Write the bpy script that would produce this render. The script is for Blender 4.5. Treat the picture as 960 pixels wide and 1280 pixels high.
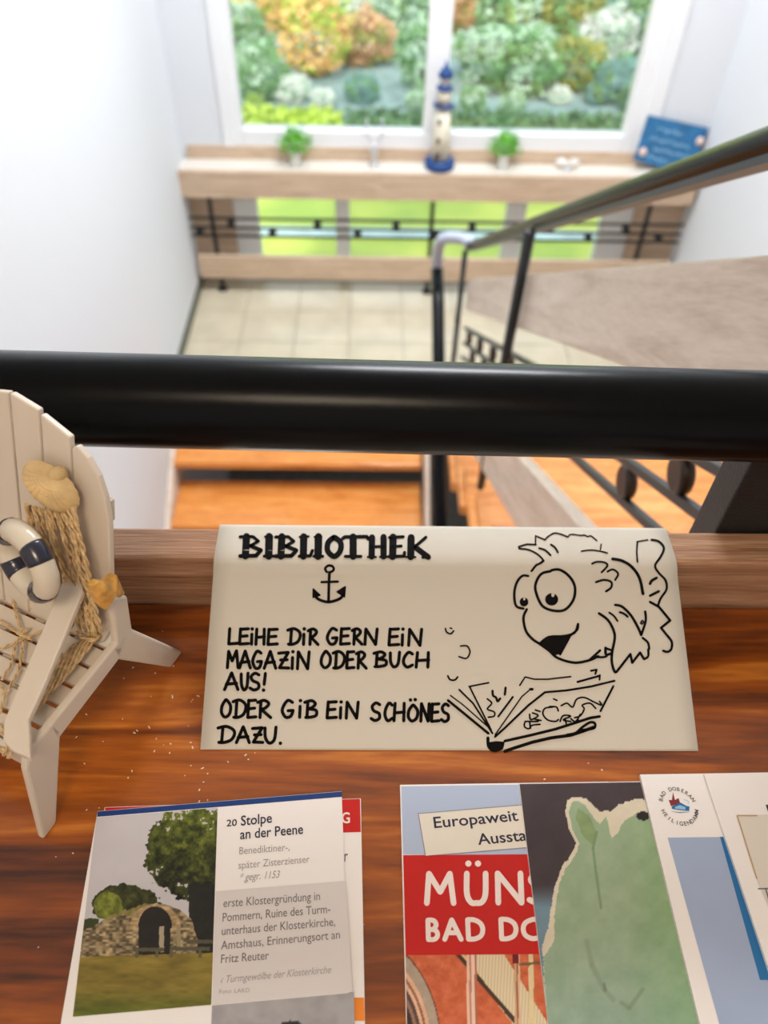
import bpy, math, random
from mathutils import Vector, Matrix, noise
import numpy as np
sc = bpy.context.scene
for o in list(bpy.data.objects): bpy.data.objects.remove(o)
random.seed(4)
R = math.radians
# ------------------------------------------------------------------ camera
FPX = 961.0; PITCH, ROLL, YAW = R(48), R(1.6), R(1.5)
CAM = Vector((0, 0, 1.22))
fw = Vector((math.sin(YAW)*math.cos(PITCH), math.cos(YAW)*math.cos(PITCH), -math.sin(PITCH)))
r0 = Vector((math.cos(YAW), -math.sin(YAW), 0)); u0 = r0.cross(fw)
rt = math.cos(ROLL)*r0 + math.sin(ROLL)*u0
up = math.cos(ROLL)*u0 - math.sin(ROLL)*r0
cd = bpy.data.cameras.new('camera'); cam = bpy.data.objects.new('camera', cd); sc.collection.objects.link(cam)
cd.sensor_fit = 'VERTICAL'; cd.sensor_height = 36; cd.lens = FPX/1280*36; cd.clip_start = .01; cd.clip_end = 200
cam.matrix_world = Matrix(((rt.x, up.x, -fw.x, CAM.x), (rt.y, up.y, -fw.y, CAM.y), (rt.z, up.z, -fw.z, CAM.z), (0, 0, 0, 1)))
cd.dof.use_dof = True; cd.dof.focus_distance = .43; cd.dof.aperture_fstop = 6.4
sc.camera = cam
# ------------------------------------------------------------------ world, lights, exposure
w = bpy.data.worlds.new('sky'); sc.world = w; w.use_nodes = True
bg = w.node_tree.nodes['Background']; bg.inputs[0].default_value = (.80, .90, 1, 1); bg.inputs[1].default_value = 2.0
def lamp(name, kind, loc, energy, color=(1, 1, 1), size=None, sy=None, rot=(0, 0, 0)):
    l = bpy.data.lights.new(name, kind); l.energy = energy; l.color = color
    if kind == 'AREA':
        l.size = size
        if sy: l.shape = 'RECTANGLE'; l.size_y = sy
    o = bpy.data.objects.new(name, l); o.location = loc; o.rotation_euler = rot; sc.collection.objects.link(o); return o
s = lamp('sun', 'SUN', (0, -5, 9), 2.4, (1, .95, .85), rot=(R(-38), R(14), 0)); s.data.angle = R(3)
s.rotation_euler = (R(40), 0, R(-12))
p = lamp('window_portal', 'AREA', (.305, 4.03, .95), 1, size=1.9, sy=2.6, rot=(R(-90), 0, 0)); p.data.cycles.is_portal = True
lamp('interior_fill_light', 'AREA', (-.1, -.75, 2.36), 12, (1, .80, .58), .5, .5)
lamp('interior_fill_light', 'AREA', (.35, 2.7, 2.36), 92, (.93, .96, 1), .9, .9)  # added over the stairwell to stand in for cool window light
lamp('added_hall_light', 'AREA', (-.2, .9, -.42), 16, (1, .95, .88), .3, .3)  # added below the upper floor to brighten the gap and lower flight
sc.view_settings.view_transform = 'Standard'; sc.view_settings.look = 'None'
sc.view_settings.exposure = 0.12; sc.view_settings.gamma = 1; sc.view_settings.use_curve_mapping = False

# ------------------------------------------------------------------ helpers
def ray(px, py): return fw + rt*((px-480)/FPX) - up*((py-640)/FPX)
def at(px, py, x=None, y=None, z=None):
    d = ray(px, py)
    t = (x-CAM.x)/d.x if x is not None else (y-CAM.y)/d.y if y is not None else (z-CAM.z)/d.z
    return CAM + t*d
def s2l(c):
    return tuple((v/255/12.92 if v/255 <= .04045 else ((v/255+.055)/1.055)**2.4) for v in c)
def link(o): sc.collection.objects.link(o); return o
def tag(o, label=None, cat=None, group=None, kind=None):
    if label: o['label'] = label
    if cat: o['category'] = cat
    if group: o['group'] = group
    if kind: o['kind'] = kind
    return o
def thing(name, loc, label, cat, group=None, kind=None):
    o = bpy.data.objects.new(name, None); o.empty_display_size = .02; link(o); o.location = loc
    return tag(o, label, cat, group, kind)
def wloc(o):
    v = Vector((0, 0, 0))
    while o: v += Vector(o.location); o = o.parent
    return v
class MB:
    def __init__(s): s.v = []; s.f = []; s.smooth = set()
    def add(s, vs, fs, smooth=False):
        b = len(s.v); s.v += [Vector(v) for v in vs]
        for f in fs:
            if smooth: s.smooth.add(len(s.f))
            s.f.append([b+i for i in f])
        return s
    def box(s, a, b, M=None):
        x0, y0, z0 = a; x1, y1, z1 = b
        vs = [Vector(c) for c in ((x0,y0,z0),(x1,y0,z0),(x1,y1,z0),(x0,y1,z0),(x0,y0,z1),(x1,y0,z1),(x1,y1,z1),(x0,y1,z1))]
        if M: vs = [M @ v for v in vs]
        return s.add(vs, [(3,2,1,0),(4,5,6,7),(0,1,5,4),(1,2,6,5),(2,3,7,6),(3,0,4,7)])
    def prism(s, poly, off):
        n = len(poly); a = [Vector(p) for p in poly]; b = [p+Vector(off) for p in a]
        return s.add(a+b, [list(range(n))[::-1], list(range(n, 2*n))] + [(i, (i+1) % n, n+(i+1) % n, n+i) for i in range(n)])
    def tube(s, pts, rad, n=8, ref=Vector((0, 0, 1)), ry=None, closed=False, caps=True):
        pts = [Vector(p) for p in pts]; m = len(pts); b = len(s.v); rr = rad if isinstance(rad, (list, tuple)) else [rad]*m
        prev = None
        for i, p in enumerate(pts):
            if closed: t = pts[(i+1) % m]-pts[i-1]
            else: t = pts[min(i+1, m-1)]-pts[max(i-1, 0)]
            t.normalize()
            if prev is None:
                e = ref if abs(t.dot(ref)) < .95 else Vector((1, 0, 0))
                x = t.cross(e).normalized()
            else: x = (prev-t*prev.dot(t)).normalized()
            prev = x; y = x.cross(t).normalized()
            k = (ry/rad) if (ry and not isinstance(rad, (list, tuple))) else 1
            for j in range(n):
                a = 2*math.pi*j/n
                s.v.append(p + x*math.cos(a)*rr[i] + y*math.sin(a)*rr[i]*k)
        for i in range(m if closed else m-1):
            i2 = (i+1) % m
            for j in range(n):
                s.smooth.add(len(s.f)); s.f.append([b+i*n+j, b+i*n+(j+1) % n, b+i2*n+(j+1) % n, b+i2*n+j])
        if caps and not closed:
            s.f.append([b+j for j in range(n)][::-1]); s.f.append([b+(m-1)*n+j for j in range(n)])
        return s
    def lathe(s, base, prof, n=20, axis=Vector((0, 0, 1))):
        axis = axis.normalized(); e = Vector((1, 0, 0)) if abs(axis.x) < .9 else Vector((0, 1, 0))
        x = axis.cross(e).normalized(); y = axis.cross(x); base = Vector(base); b = len(s.v)
        for r_, h in prof:
            for j in range(n):
                a = 2*math.pi*j/n; s.v.append(base+axis*h+(x*math.cos(a)+y*math.sin(a))*max(r_, 1e-5))
        for i in range(len(prof)-1):
            for j in range(n):
                s.smooth.add(len(s.f)); s.f.append([b+i*n+j, b+i*n+(j+1) % n, b+(i+1)*n+(j+1) % n, b+(i+1)*n+j])
        s.f.append([b+j for j in range(n)][::-1]); s.f.append([b+(len(prof)-1)*n+j for j in range(n)])
        return s
    def mesh(s, name, mat):
        me = bpy.data.meshes.new(name); me.from_pydata([tuple(v) for v in s.v], [], s.f)
        me.polygons.foreach_set('use_smooth', [i in s.smooth for i in range(len(s.f))]); me.materials.append(mat); me.update(); return me
    def build(s, name, mat, parent=None, label=None, bevel=0, kind=None, cat=None, group=None, base=None):
        o0 = wloc(parent) if parent else (Vector(base) if base is not None else Vector((0, 0, 0)))
        me = bpy.data.meshes.new(name); me.from_pydata([tuple(v-o0) for v in s.v], [], s.f)
        me.polygons.foreach_set('use_smooth', [i in s.smooth for i in range(len(s.f))])
        me.materials.append(mat); me.update()
        o = bpy.data.objects.new(name, me); link(o)
        if parent: o.parent = parent
        else: o.location = o0
        if bevel:
            m = o.modifiers.new('bevel', 'BEVEL'); m.width = bevel; m.segments = 2; m.limit_method = 'ANGLE'; m.angle_limit = R(35)
        return tag(o, label, cat, group, kind)
def inst(me, name, parent, loc, rot=None, sc_=None, label=None):
    o = bpy.data.objects.new(name, me); link(o); o.parent = parent; o.location = Vector(loc)-wloc(parent)
    if rot: o.rotation_euler = rot
    if sc_: o.scale = sc_
    if label: o['label'] = label
    return o
def struct(mb, name, mat, **k): return mb.build(name, mat, kind='structure', **k)

# ------------------------------------------------------------------ materials
def newmat(name):
    m = bpy.data.materials.new(name); m.use_nodes = True; return m, m.node_tree.nodes, m.node_tree.links, m.node_tree.nodes['Principled BSDF']
def plain(name, col, rough=.5, metal=0, coat=0, spec=.5, bump=0, bscale=200, sheen=0, sss=0, var=0):
    m, N, L, P = newmat(name); c = s2l(col)
    P.inputs['Base Color'].default_value = (*c, 1); P.inputs['Roughness'].default_value = rough
    P.inputs['Metallic'].default_value = metal; P.inputs['Coat Weight'].default_value = coat
    P.inputs['Specular IOR Level'].default_value = spec
    if bump or var:
        tc = N.new('ShaderNodeTexCoord'); nz = N.new('ShaderNodeTexNoise'); nz.inputs['Scale'].default_value = bscale; nz.inputs['Detail'].default_value = 4
        L.new(tc.outputs['Object'], nz.inputs['Vector'])
        if bump:
            b = N.new('ShaderNodeBump'); b.inputs['Strength'].default_value = bump; b.inputs['Distance'].default_value = .003
            L.new(nz.outputs[0], b.inputs['Height']); L.new(b.outputs[0], P.inputs['Normal'])
        if var:
            cr = N.new('ShaderNodeValToRGB'); cr.color_ramp.elements[0].position = .3; cr.color_ramp.elements[1].position = .7
            cr.color_ramp.elements[0].color = (*[v*(1-var) for v in c], 1); cr.color_ramp.elements[1].color = (*[min(1, v*(1+var)) for v in c], 1)
            L.new(nz.outputs[0], cr.inputs[0]); L.new(cr.outputs[0], P.inputs['Base Color'])
    return m
def wood(name, cols, scale=(1, 14, 14), ns=6, rough=.4, coat=0, bump=.15, dist=1.2, fine=.35, coatr=.1, rot=0):
    m, N, L, P = newmat(name)
    tc = N.new('ShaderNodeTexCoord'); mp = N.new('ShaderNodeMapping'); mp.inputs['Scale'].default_value = scale
    mr = N.new('ShaderNodeMapping'); mr.inputs['Rotation'].default_value = (rot, 0, 0); L.new(tc.outputs['Object'], mr.inputs[0]); L.new(mr.outputs[0], mp.inputs[0])
    n1 = N.new('ShaderNodeTexNoise'); n1.inputs['Scale'].default_value = ns; n1.inputs['Detail'].default_value = 6; n1.inputs['Distortion'].default_value = dist
    L.new(mp.outputs[0], n1.inputs['Vector'])
    n2 = N.new('ShaderNodeTexNoise'); n2.inputs['Scale'].default_value = ns*9; n2.inputs['Detail'].default_value = 3
    L.new(mp.outputs[0], n2.inputs['Vector'])
    mx = N.new('ShaderNodeMix'); mx.inputs[0].default_value = fine
    L.new(n1.outputs[0], mx.inputs[2]); L.new(n2.outputs[0], mx.inputs[3])
    cr = N.new('ShaderNodeValToRGB'); E = cr.color_ramp.elements
    pos = [.3+.4*i/(len(cols)-1) for i in range(len(cols))]
    E[0].position = pos[0]; E[0].color = (*s2l(cols[0]), 1); E[1].position = pos[-1]; E[1].color = (*s2l(cols[-1]), 1)
    for i in range(1, len(cols)-1): e = E.new(pos[i]); e.color = (*s2l(cols[i]), 1)
    L.new(mx.outputs[0], cr.inputs[0]); L.new(cr.outputs[0], P.inputs['Base Color'])
    b = N.new('ShaderNodeBump'); b.inputs['Strength'].default_value = bump; b.inputs['Distance'].default_value = .001
    L.new(mx.outputs[0], b.inputs['Height']); L.new(b.outputs[0], P.inputs['Normal'])
    P.inputs['Roughness'].default_value = rough; P.inputs['Coat Weight'].default_value = coat; P.inputs['Coat Roughness'].default_value = coatr
    return m
M = {}
M['wall'] = plain('wall_plaster', (222, 226, 231), .85, bump=.5, bscale=160)
M['ceil'] = plain('ceiling_paint', (240, 240, 238), .9)
M['table'] = wood('varnished_table_wood', [(66, 27, 3), (122, 58, 8), (162, 84, 14), (206, 126, 42)], (1.6, 16, 16), 2.2, .34, .5, .05, 1.4, .22, .15)
M['tread'] = wood('varnished_tread_wood', [(190, 108, 42), (226, 146, 70), (242, 176, 104)], (1.2, 9, 9), 2.5, .35, .4, .05)
M['pale'] = wood('pale_limed_wood', [(176, 150, 124), (204, 178, 152), (222, 200, 176)], (1.5, 16, 16), 3, .5, .1, .1)
M['paleY'] = wood('pale_limed_wood_sloped', [(194, 174, 156), (220, 203, 187), (236, 222, 208)], (16, 1.5, 16), 2, .5, .1, .1, rot=R(31))
M['board'] = wood('weathered_rail_board_wood', [(118, 78, 54), (170, 126, 94), (208, 172, 138)], (1.2, 40, 40), 3, .6, 0, .5, .6, .5)
M['blackrail'] = plain('black_plastic_handrail', (2, 4, 7), .26, spec=.15, bump=.04, bscale=60)
M['iron'] = plain('black_painted_iron', (18, 22, 24), .45, bump=.25, bscale=500)
M['irongrey'] = plain('grey_black_painted_iron', (52, 58, 60), .4)
M['disc'] = plain('dark_bronze_disc', (50, 34, 24), .4)
M['whiteframe'] = plain('white_window_plastic', (236, 238, 240), .35)
M['paper'] = plain('white_paper', (226, 220, 208), .75)
M['sheet'] = plain('white_sheet_paper', (214, 207, 194), .7)
M['ink'] = plain('black_marker_ink', (6, 5, 5), .8, spec=.15)
M['inkgrey'] = plain('faded_marker_ink', (52, 54, 60), .5)
M['chair'] = plain('white_painted_chair_wood', (224, 212, 196), .45, bump=.06, bscale=300)
M['rope'] = plain('natural_jute_rope', (222, 190, 142), .9, var=.3, bscale=350, bump=.5)
M['shell'] = plain('cream_cockle_shell', (222, 190, 136), .45, var=.18, bscale=90)
M['shell2'] = plain('honey_yellow_shell', (214, 160, 78), .35, var=.4, bscale=160)
M['ring'] = plain('ivory_glazed_ring', (226, 216, 196), .25, coat=.5)
M['navy'] = plain('navy_glazed_band', (18, 22, 48), .3, coat=.5)
M['tile'] = plain('beige_floor_tile', (204, 194, 170), .25, var=.1, bscale=6)
M['grout'] = plain('grey_grout', (150, 144, 130), .9)
M['groundtile'] = plain('grey_stone_floor', (140, 144, 142), .6, var=.25, bscale=30)
M['skirt'] = plain('dark_green_grey_skirting', (88, 92, 80), .5)
M['blue'] = plain('blue_weathered_sign_paint', (40, 108, 156), .6, var=.25, bscale=30)
M['lightblue'] = plain('pale_blue_paint', (150, 196, 226), .6)
M['pink'] = plain('pinkish_shell', (226, 200, 190), .5)
M['lhwhite'] = plain('cream_lighthouse_paint', (232, 226, 206), .5)
M['lhblue'] = plain('blue_lighthouse_paint', (18, 66, 128), .4)
M['lhdark'] = plain('dark_lighthouse_opening', (88, 78, 66), .6)
M['pot'] = plain('white_glazed_pot', (232, 232, 226), .3)
M['leaf'] = plain('bright_green_potted_leaf', (96, 178, 30), .5, var=.35, bscale=40)
M['silver'] = plain('frosted_silver', (206, 206, 208), .3, .3)
M['lampm'] = plain('opal_lamp', (250, 246, 235), .4)
M['lampm'].node_tree.nodes['Principled BSDF'].inputs['Emission Color'].default_value = (1, .93, .82, 1)
M['lampm'].node_tree.nodes['Principled BSDF'].inputs['Emission Strength'].default_value = 2
M['crumb'] = plain('white_paint_crumb', (225, 215, 195), .6)
def glassmat():
    m = bpy.data.materials.new('window_glass'); m.use_nodes = True; N = m.node_tree.nodes; L = m.node_tree.links; N.clear()
    o = N.new('ShaderNodeOutputMaterial'); t = N.new('ShaderNodeBsdfTransparent'); g = N.new('ShaderNodeBsdfGlossy'); g.inputs['Roughness'].default_value = .02
    t.inputs[0].default_value = (.96, .98, .97, 1)
    f = N.new('ShaderNodeFresnel'); f.inputs[0].default_value = 1.45; x = N.new('ShaderNodeMixShader')
    L.new(f.outputs[0], x.inputs[0]); L.new(t.outputs[0], x.inputs[1]); L.new(g.outputs[0], x.inputs[2]); L.new(x.outputs[0], o.inputs[0]); return m
M['glass'] = glassmat()

# ------------------------------------------------------------------ shell
XL, XR, YW, YB, ZL, ZG, ZC = -.98, 1.68, 4.0, -1.7, -1.2, -2.57, 2.45
ZT = .785
mb = MB(); mb.box((XL-.2, YB-.2, ZG-.1), (XL, YW+.2, ZC+.1)); struct(mb, 'wall_left', M['wall'])
mb = MB(); mb.box((XR, YB-.2, ZG-.1), (XR+.2, YW+.2, ZC+.1)); struct(mb, 'wall_right', M['wall'])
mb = MB(); mb.box((XL, YB-.2, ZG-.1), (XR, YB, ZC)); struct(mb, 'wall_back', M['wall'])
mb = MB(); mb.box((XL-.2, YB-.2, ZC), (XR+.2, YW+.2, ZC+.15)); struct(mb, 'ceiling', M['ceil'])
WL, WR, WT = -.757, 1.42, 2.25      # window opening
mb = MB(); mb.box((XL, YW, ZG), (WL, YW+.2, ZC)); mb.box((WR, YW, ZG), (XR, YW+.2, ZC)); mb.box((WL, YW, WT), (WR, YW+.2, ZC)); mb.box((WL, YW, ZG), (WR, YW+.2, ZL-.02))
struct(mb, 'wall_far', M['wall'])
mb = MB(); mb.box((XL, YB, -.22), (.33, .36, 0)); mb.box((.33, YB, -.22), (XR, .81, 0)); struct(mb, 'floor', M['tread'])
# landing slab with single tiles
fl = MB(); fl.box((XL, 2.90, ZL-.2), (XR, YW, ZL-.008)); fl = struct(fl, 'floor', M['grout'])
TS, G = .2865, .004
xs = [-.6955+TS*i for i in range(-1, 9)]; ys = [3.665+TS*j for j in range(-3, 2)]
for i in range(len(xs)-1):
    for j in range(len(ys)-1):
        a, b, c, d = max(xs[i], XL), min(xs[i+1], XR), max(ys[j], 2.90), min(ys[j+1], YW)
        if b-a < .02 or d-c < .02: continue
        q = MB(); q.box((a+G/2, c+G/2, ZL-.008), (b-G/2, d-G/2, ZL+random.uniform(0, .0008))); q.build('tile', M['tile'], fl)
mb = MB(); mb.box((XL, YB, ZG-.15), (XR, YW, ZG)); struct(mb, 'floor', M['groundtile'])
mb = MB(); mb.box((XL, 2.9, ZL), (XL+.012, YW, ZL+.05)); struct(mb, 'baseboard_left', M['skirt'])
mb = MB(); mb.box((XL, YW-.012, ZL), (WL, YW, -.53)); struct(mb, 'trim_1', M['pale'])
mb = MB(); mb.box((WR, YW-.012, ZL), (XR, YW, -.53)); struct(mb, 'trim_2', M['pale'])

# windows -----------------------------------------------------------------
YG = YW+.05
def frame(parent, name, x0, x1, z0, z1, t=.05, d0=YW, d1=YW+.08):
    mb = MB(); mb.box((x0, d0, z0), (x1, d1, z1)); return mb.build(name, M['whiteframe'], parent, bevel=.006)
def pane(parent, x0, x1, z0, z1):
    mb = MB(); mb.box((x0-.01, YG-.003, z0-.01), (x1+.01, YG+.003, z1+.01)); return mb.build('pane', M['glass'], parent)
w1 = thing('window_1', (.3, YG, -.45), 'large white framed window above the shelf, looking onto garden shrubs', None, kind='structure')
frame(w1, 'frame_jamb', WL, -.66, -.46, WT); frame(w1, 'frame_jamb', 1.262, WR, -.46, WT)
frame(w1, 'frame_rail', -.66, 1.262, -.46, -.375); frame(w1, 'frame_rail', -.66, 1.262, WT-.1, WT)
mb = MB(); mb.box((WL-.0, YW-.012, -.46), (-.70, YW+.02, WT)); mb.build('casing', M['whiteframe'], w1, bevel=.003)
mb = MB(); mb.box((1.34, YW-.012, -.46), (WR+.0, YW+.02, WT)); mb.build('casing', M['whiteframe'], w1, bevel=.003)
frame(w1, 'mullion', .248, .356, -.375, WT-.1)
pane(w1, -.66, .248, -.375, WT-.1); pane(w1, .356, 1.262, -.375, WT-.1)
w2 = thing('window_2', (.3, YG, ZL), 'low white framed window behind the parapet boards, showing lawn', None, kind='structure')
frame(w2, 'frame_jamb', WL, -.63, ZL-.02, -.56); frame(w2, 'frame_jamb', 1.258, WR, ZL-.02, -.56)
frame(w2, 'frame_rail', -.63, 1.258, ZL-.02, ZL+.03); frame(w2, 'frame_rail', -.63, 1.258, -.62, -.46)
frame(w2, 'mullion', -.2035, -.129, ZL+.03, -.62); frame(w2, 'mullion', .7285, .834, ZL+.03, -.62)
pane(w2, -.63, -.2035, ZL+.03, -.62); pane(w2, -.129, .7285, ZL+.03, -.62); pane(w2, .834, 1.258, ZL+.03, -.62)

# window parapet ------------------------------------------------------------
YP = 3.84; ZS = -.515
pr = thing('window_parapet', (.3, YP, ZL), 'wooden parapet with iron rods and deep shelf board under the window', 'railing')
mb = MB(); mb.box((XL, YP, ZS-.135), (XR-.03, YP+.028, ZS)); mb.build('upper_board', M['pale'], pr, bevel=.002)
mb = MB(); mb.box((XL, YP+.0285, ZS-.028), (XR-.03, YW-.013, ZS+.001)); mb.build('shelf_board', plain('white_shelf_paint', (228, 222, 212), .35), pr, bevel=.002)
mb = MB(); mb.box((XL+.03, YW-.013, ZS), (XR-.03, YW+.0, -.45)); mb.build('ledge', M['pale'], pr, bevel=.002)
mb = MB(); mb.box((-.952, YP, ZL+.09), (XR-.03, YP+.028, ZL+.222)); mb.build('lower_board', M['pale'], pr, bevel=.002)
for z in (-.765, -.818, -.862):
    mb = MB(); mb.box((XL+.015, YP+.008, z-.0055), (XR-.03, YP+.019, z+.0055)); mb.build('rod', M['iron'], pr)
om = MB(); om.lathe((0, -.012, 0), [(.018, 0), (.021, .002), (.021, .022), (.018, .024)], 14, Vector((0, 1, 0)))
om_me = om.mesh('ornament', M['iron'])
for px, py in ((250,290),(289,281),(341,293),(397,283),(447,295),(495,284),(545,295),(590,285),(640,294),(688,286),(735,297),(782,287),(823,297)):
    q = at(px, py, y=YP+.013); q.z = -.7915 if py < 289 else -.840
    inst(om_me, 'ornament', pr, q)
for px in (262, 541, 814):
    q = at(px, 262, y=YP+.013)
    mb = MB(); mb.box((q.x-.011, YP+.0285, ZL+.02), (q.x+.011, YP+.0405, ZS-.03)); mb.lathe((q.x, YP+.034, ZL), [(.03, 0), (.026, .008), (.012, .03), (.011, .05)], 12)
    mb.build('post', M['iron'], pr)

# staircases ------------------------------------------------------------------
lf = thing('staircase', (-.37, 1.5, ZG), 'lower flight of orange varnished wooden treads with open risers beside the left wall', 'stairs')
for k in range(1, 8):
    y1 = 2.64-.255*(k-1); z = ZL-.171*k; mb = MB(); mb.box((XL+.035, y1, z-.04), (.245, y1+.30, z)); mb.build('tread', M['tread'], lf, bevel=.004)
def slope_board(parent, name, x0, x1, prof, mat, bev=.003):
    mb = MB(); mb.prism([(x0, y, z) for y, z in prof], (x1-x0, 0, 0)); return mb.build(name, mat, parent, bevel=bev)
slope_board(lf, 'stringer', XL+.003, XL+.034, [(2.95, ZL-.02), (2.95, ZL-.26), (.95, ZG), (.95, ZG+.18), (1.0, ZG+.21)], M['paleY'])
uf = thing('staircase', (1.0, 1.7, ZL), 'upper flight of orange varnished wooden treads behind the sloping railing on the right', 'stairs')
for k in range(1, 7):
    y1 = 1.65+.28*(4-k); z = ZL+.171*k; mb = MB(); mb.box((.33, y1-.31, z-.045), (XR-.035, y1, z)); mb.build('tread', M['tread'], uf, bevel=.004)
slope_board(uf, 'stringer', XR-.034, XR-.003, [(2.85, ZL+.001), (2.60, ZL+.001), (.815, -.13), (.815, .1), (2.7, ZL+.2)], M['paleY'])

# sloping stair railing ---------------------------------------------------------
XS = .345
sr = thing('stair_railing', (XS, 2.5, ZL), 'sloping stair railing with black handrail, pale boards and iron rods descending to the landing', 'railing')
def zh(y): return .940-.605*(y-.69)
slope_board(sr, 'upper_board', XS-.0, XS+.026, [(.40, 1.010), (2.47, -.27), (2.47, -.395), (.40, .848)], M['paleY'])
slope_board(sr, 'lower_board', XS-.026, XS-.0, [(.40, .57), (1.2064, .066), (2.60, -.80), (2.60, -.97), (1.2, -.11), (.40, .39)], M['paleY'])
rods = [(lambda y, o=o: .0965+o-.60*(y-1.295)) for o in (0, .066, .132)]
for fz in rods:
    mb = MB(); mb.prism([(XS+.004, y, z) for y, z in ((.40, fz(.40)+.007), (2.47, fz(2.47)+.007), (2.47, fz(2.47)-.007), (.40, fz(.40)-.007))], (.012, 0, 0))
    mb.build('rod', M['irongrey'], sr, bevel=.001)
dm = MB(); dm.lathe((-.009, 0, 0), [(.020, 0), (.0245, .003), (.0245, .015), (.020, .018)], 18, Vector((1, 0, 0)))
dm = dm.mesh('ornament', M['disc']); yy = .743; i = 0
while yy < 2.45:
    c = Vector((XS+.010, yy, rods[i % 2](yy)+.034))
    inst(dm, 'ornament', sr, c, label='dark bronze disc between the iron rods')
    yy += .1235; i += 1
c = Vector((XS+.010, .743-.1235, rods[1](.743-.1235)+.034)); inst(dm, 'ornament', sr, c, label='dark bronze disc between the iron rods')
c = Vector((XS+.010, .743-.247, rods[0](.743-.247)+.034)); inst(dm, 'ornament', sr, c, label='dark bronze disc between the iron rods')
for (ya, yb, zb) in ((1.50, 1.585, -.43), (2.5, 2.53, -1.2)):
    mb = MB(); a = Vector((XS-.018, ya, zh(ya)-.02)); b = Vector((XS-.018, yb, zb)); mb.tube([a, b], .0125 if ya < 2 else .010, 4); mb.build('post', M['iron'], sr)
# handrail: upper run, silver-lit bend, lower run
y_e = .50
hp = [(XS, .372, zh(.50)+.03), (XS, .44, zh(.50)+.015), (XS, .52, zh(.52))]+[(XS, y, zh(y)) for y in (.69, .9, 1.2, 1.6, 2.0, 2.35, 2.5)]
mb = MB(); mb.tube(hp, .0185, 14, ry=.0145); mb.build('handrail', M['blackrail'], sr)
mb = MB(); mb.prism([(XS-.012, y, z) for y, z in ((.5, zh(.5)-.013), (2.5, zh(2.5)-.013), (2.5, zh(2.5)-.022), (.5, zh(.5)-.022))], (.024, 0, 0)); mb.build('rail_bar', M['irongrey'], sr)
M['lightrail'] = plain('handrail_bend_painted_light', (176, 184, 200), .3, coat=.4)  # silvery light on the black bend is put into this pale colour
bend = [Vector((XS, 2.5, zh(2.5))), Vector((XS-.002, 2.535, zh(2.5)-.006)), Vector((XS-.020, 2.560, zh(2.5)-.008)), Vector((.300, 2.572, zh(2.5)-.010)), Vector((.270, 2.580, zh(2.5)-.014)), Vector((.250, 2.600, zh(2.5)-.035)), Vector((.243, 2.625, zh(2.5)-.075)), Vector((.243, 2.635, -.27)), Vector((.244, 2.62, -.322))]
mb = MB(); mb.tube(bend, .021, 12); mb.build('rail_bend', M['lightrail'], sr, label='handrail bend with silvery light painted into its colour')
lo = [(.244, 2.62, -.322)]+[(.246, y, -.25-.6*(2.74-y)) for y in (2.5, 2.1, 1.7, 1.3, .9, .6)]
mb = MB(); mb.tube(lo, .0235, 12); mb.build('handrail', M['blackrail'], sr)
slope_board(sr, 'lower_flight_board', .247, .268, [(2.7, -1.10), (.9, -2.2), (.9, -2.36), (2.7, -1.26)], M['paleY'])
mb = MB(); mb.box((.228, 1.12, ZG), (.244, 1.14, -1.22)); mb.build('post', M['iron'], sr)

# near railing ---------------------------------------------------------------------
nr = thing('landing_railing', (-.3, .32, 0), 'railing with thick black handrail and weathered wooden board behind the table', 'railing')
mb = MB(); mb.box((XL, .307, .69), (.42, .333, .833)); mb.build('board', M['board'], nr, bevel=.0025)
hq = at(882, 769, y=.3065); mb = MB(); mb.lathe((hq.x, .3073, hq.z+.001), [(.0055, 0), (.0055, .0006), (.0045, .0010)], 16, Vector((0, -1, 0))); mb.build('plug', M['irongrey'], nr, label='small dark plug in the face of the board')
mb = MB(); mb.box((XL, .307, .14), (.42, .333, .28)); mb.build('board', M['board'], nr, bevel=.0025)
a, b = at(0, 497, y=.335), at(960, 521, y=.335); d = (b-a)/(b.x-a.x)
mb = MB(); pts = [a+d*(x-a.x) for x in [XL+i*(1.40/20) for i in range(21)]]
mb.tube(pts, .0262, 32); mb.build('handrail', M['blackrail'], nr)
mb = MB(); mb.box((.231, .3335, 0), (.305, .362, .925)); mb.build('post', M['iron'], nr, bevel=.0015)
mb = MB(); mb.box((-.72, .3335, 0), (-.68, .362, .94)); mb.build('post', M['iron'], nr, bevel=.0015)

mb = MB(); mb.box((.33, .364, 0), (.36, .396, 1.06)); mb.build('post', M['iron'], nr, bevel=.0015)
# table -----------------------------------------------------------------------------
tb = thing('side_table', (0, .05, 0), 'red-brown varnished wooden table pushed against the landing railing', 'table')
mb = MB(); mb.box((-.62, -.22, ZT-.028), (.62, .3055, ZT)); mb.build('table_top', M['table'], tb, bevel=.002)
mb = MB(); mb.box((-.56, -.18, ZT-.12), (.56, -.16, ZT-.0285)); mb.build('apron', M['table'], tb)
mb = MB(); mb.box((-.56, .25, ZT-.12), (.56, .27, ZT-.0285)); mb.build('apron', M['table'], tb)
for x in (-.58, .53):
    for y in (-.18, .22): mb = MB(); mb.box((x, y, 0), (x+.05, y+.05, ZT-.0285)); mb.build('leg', M['table'], tb, bevel=.003)

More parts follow.
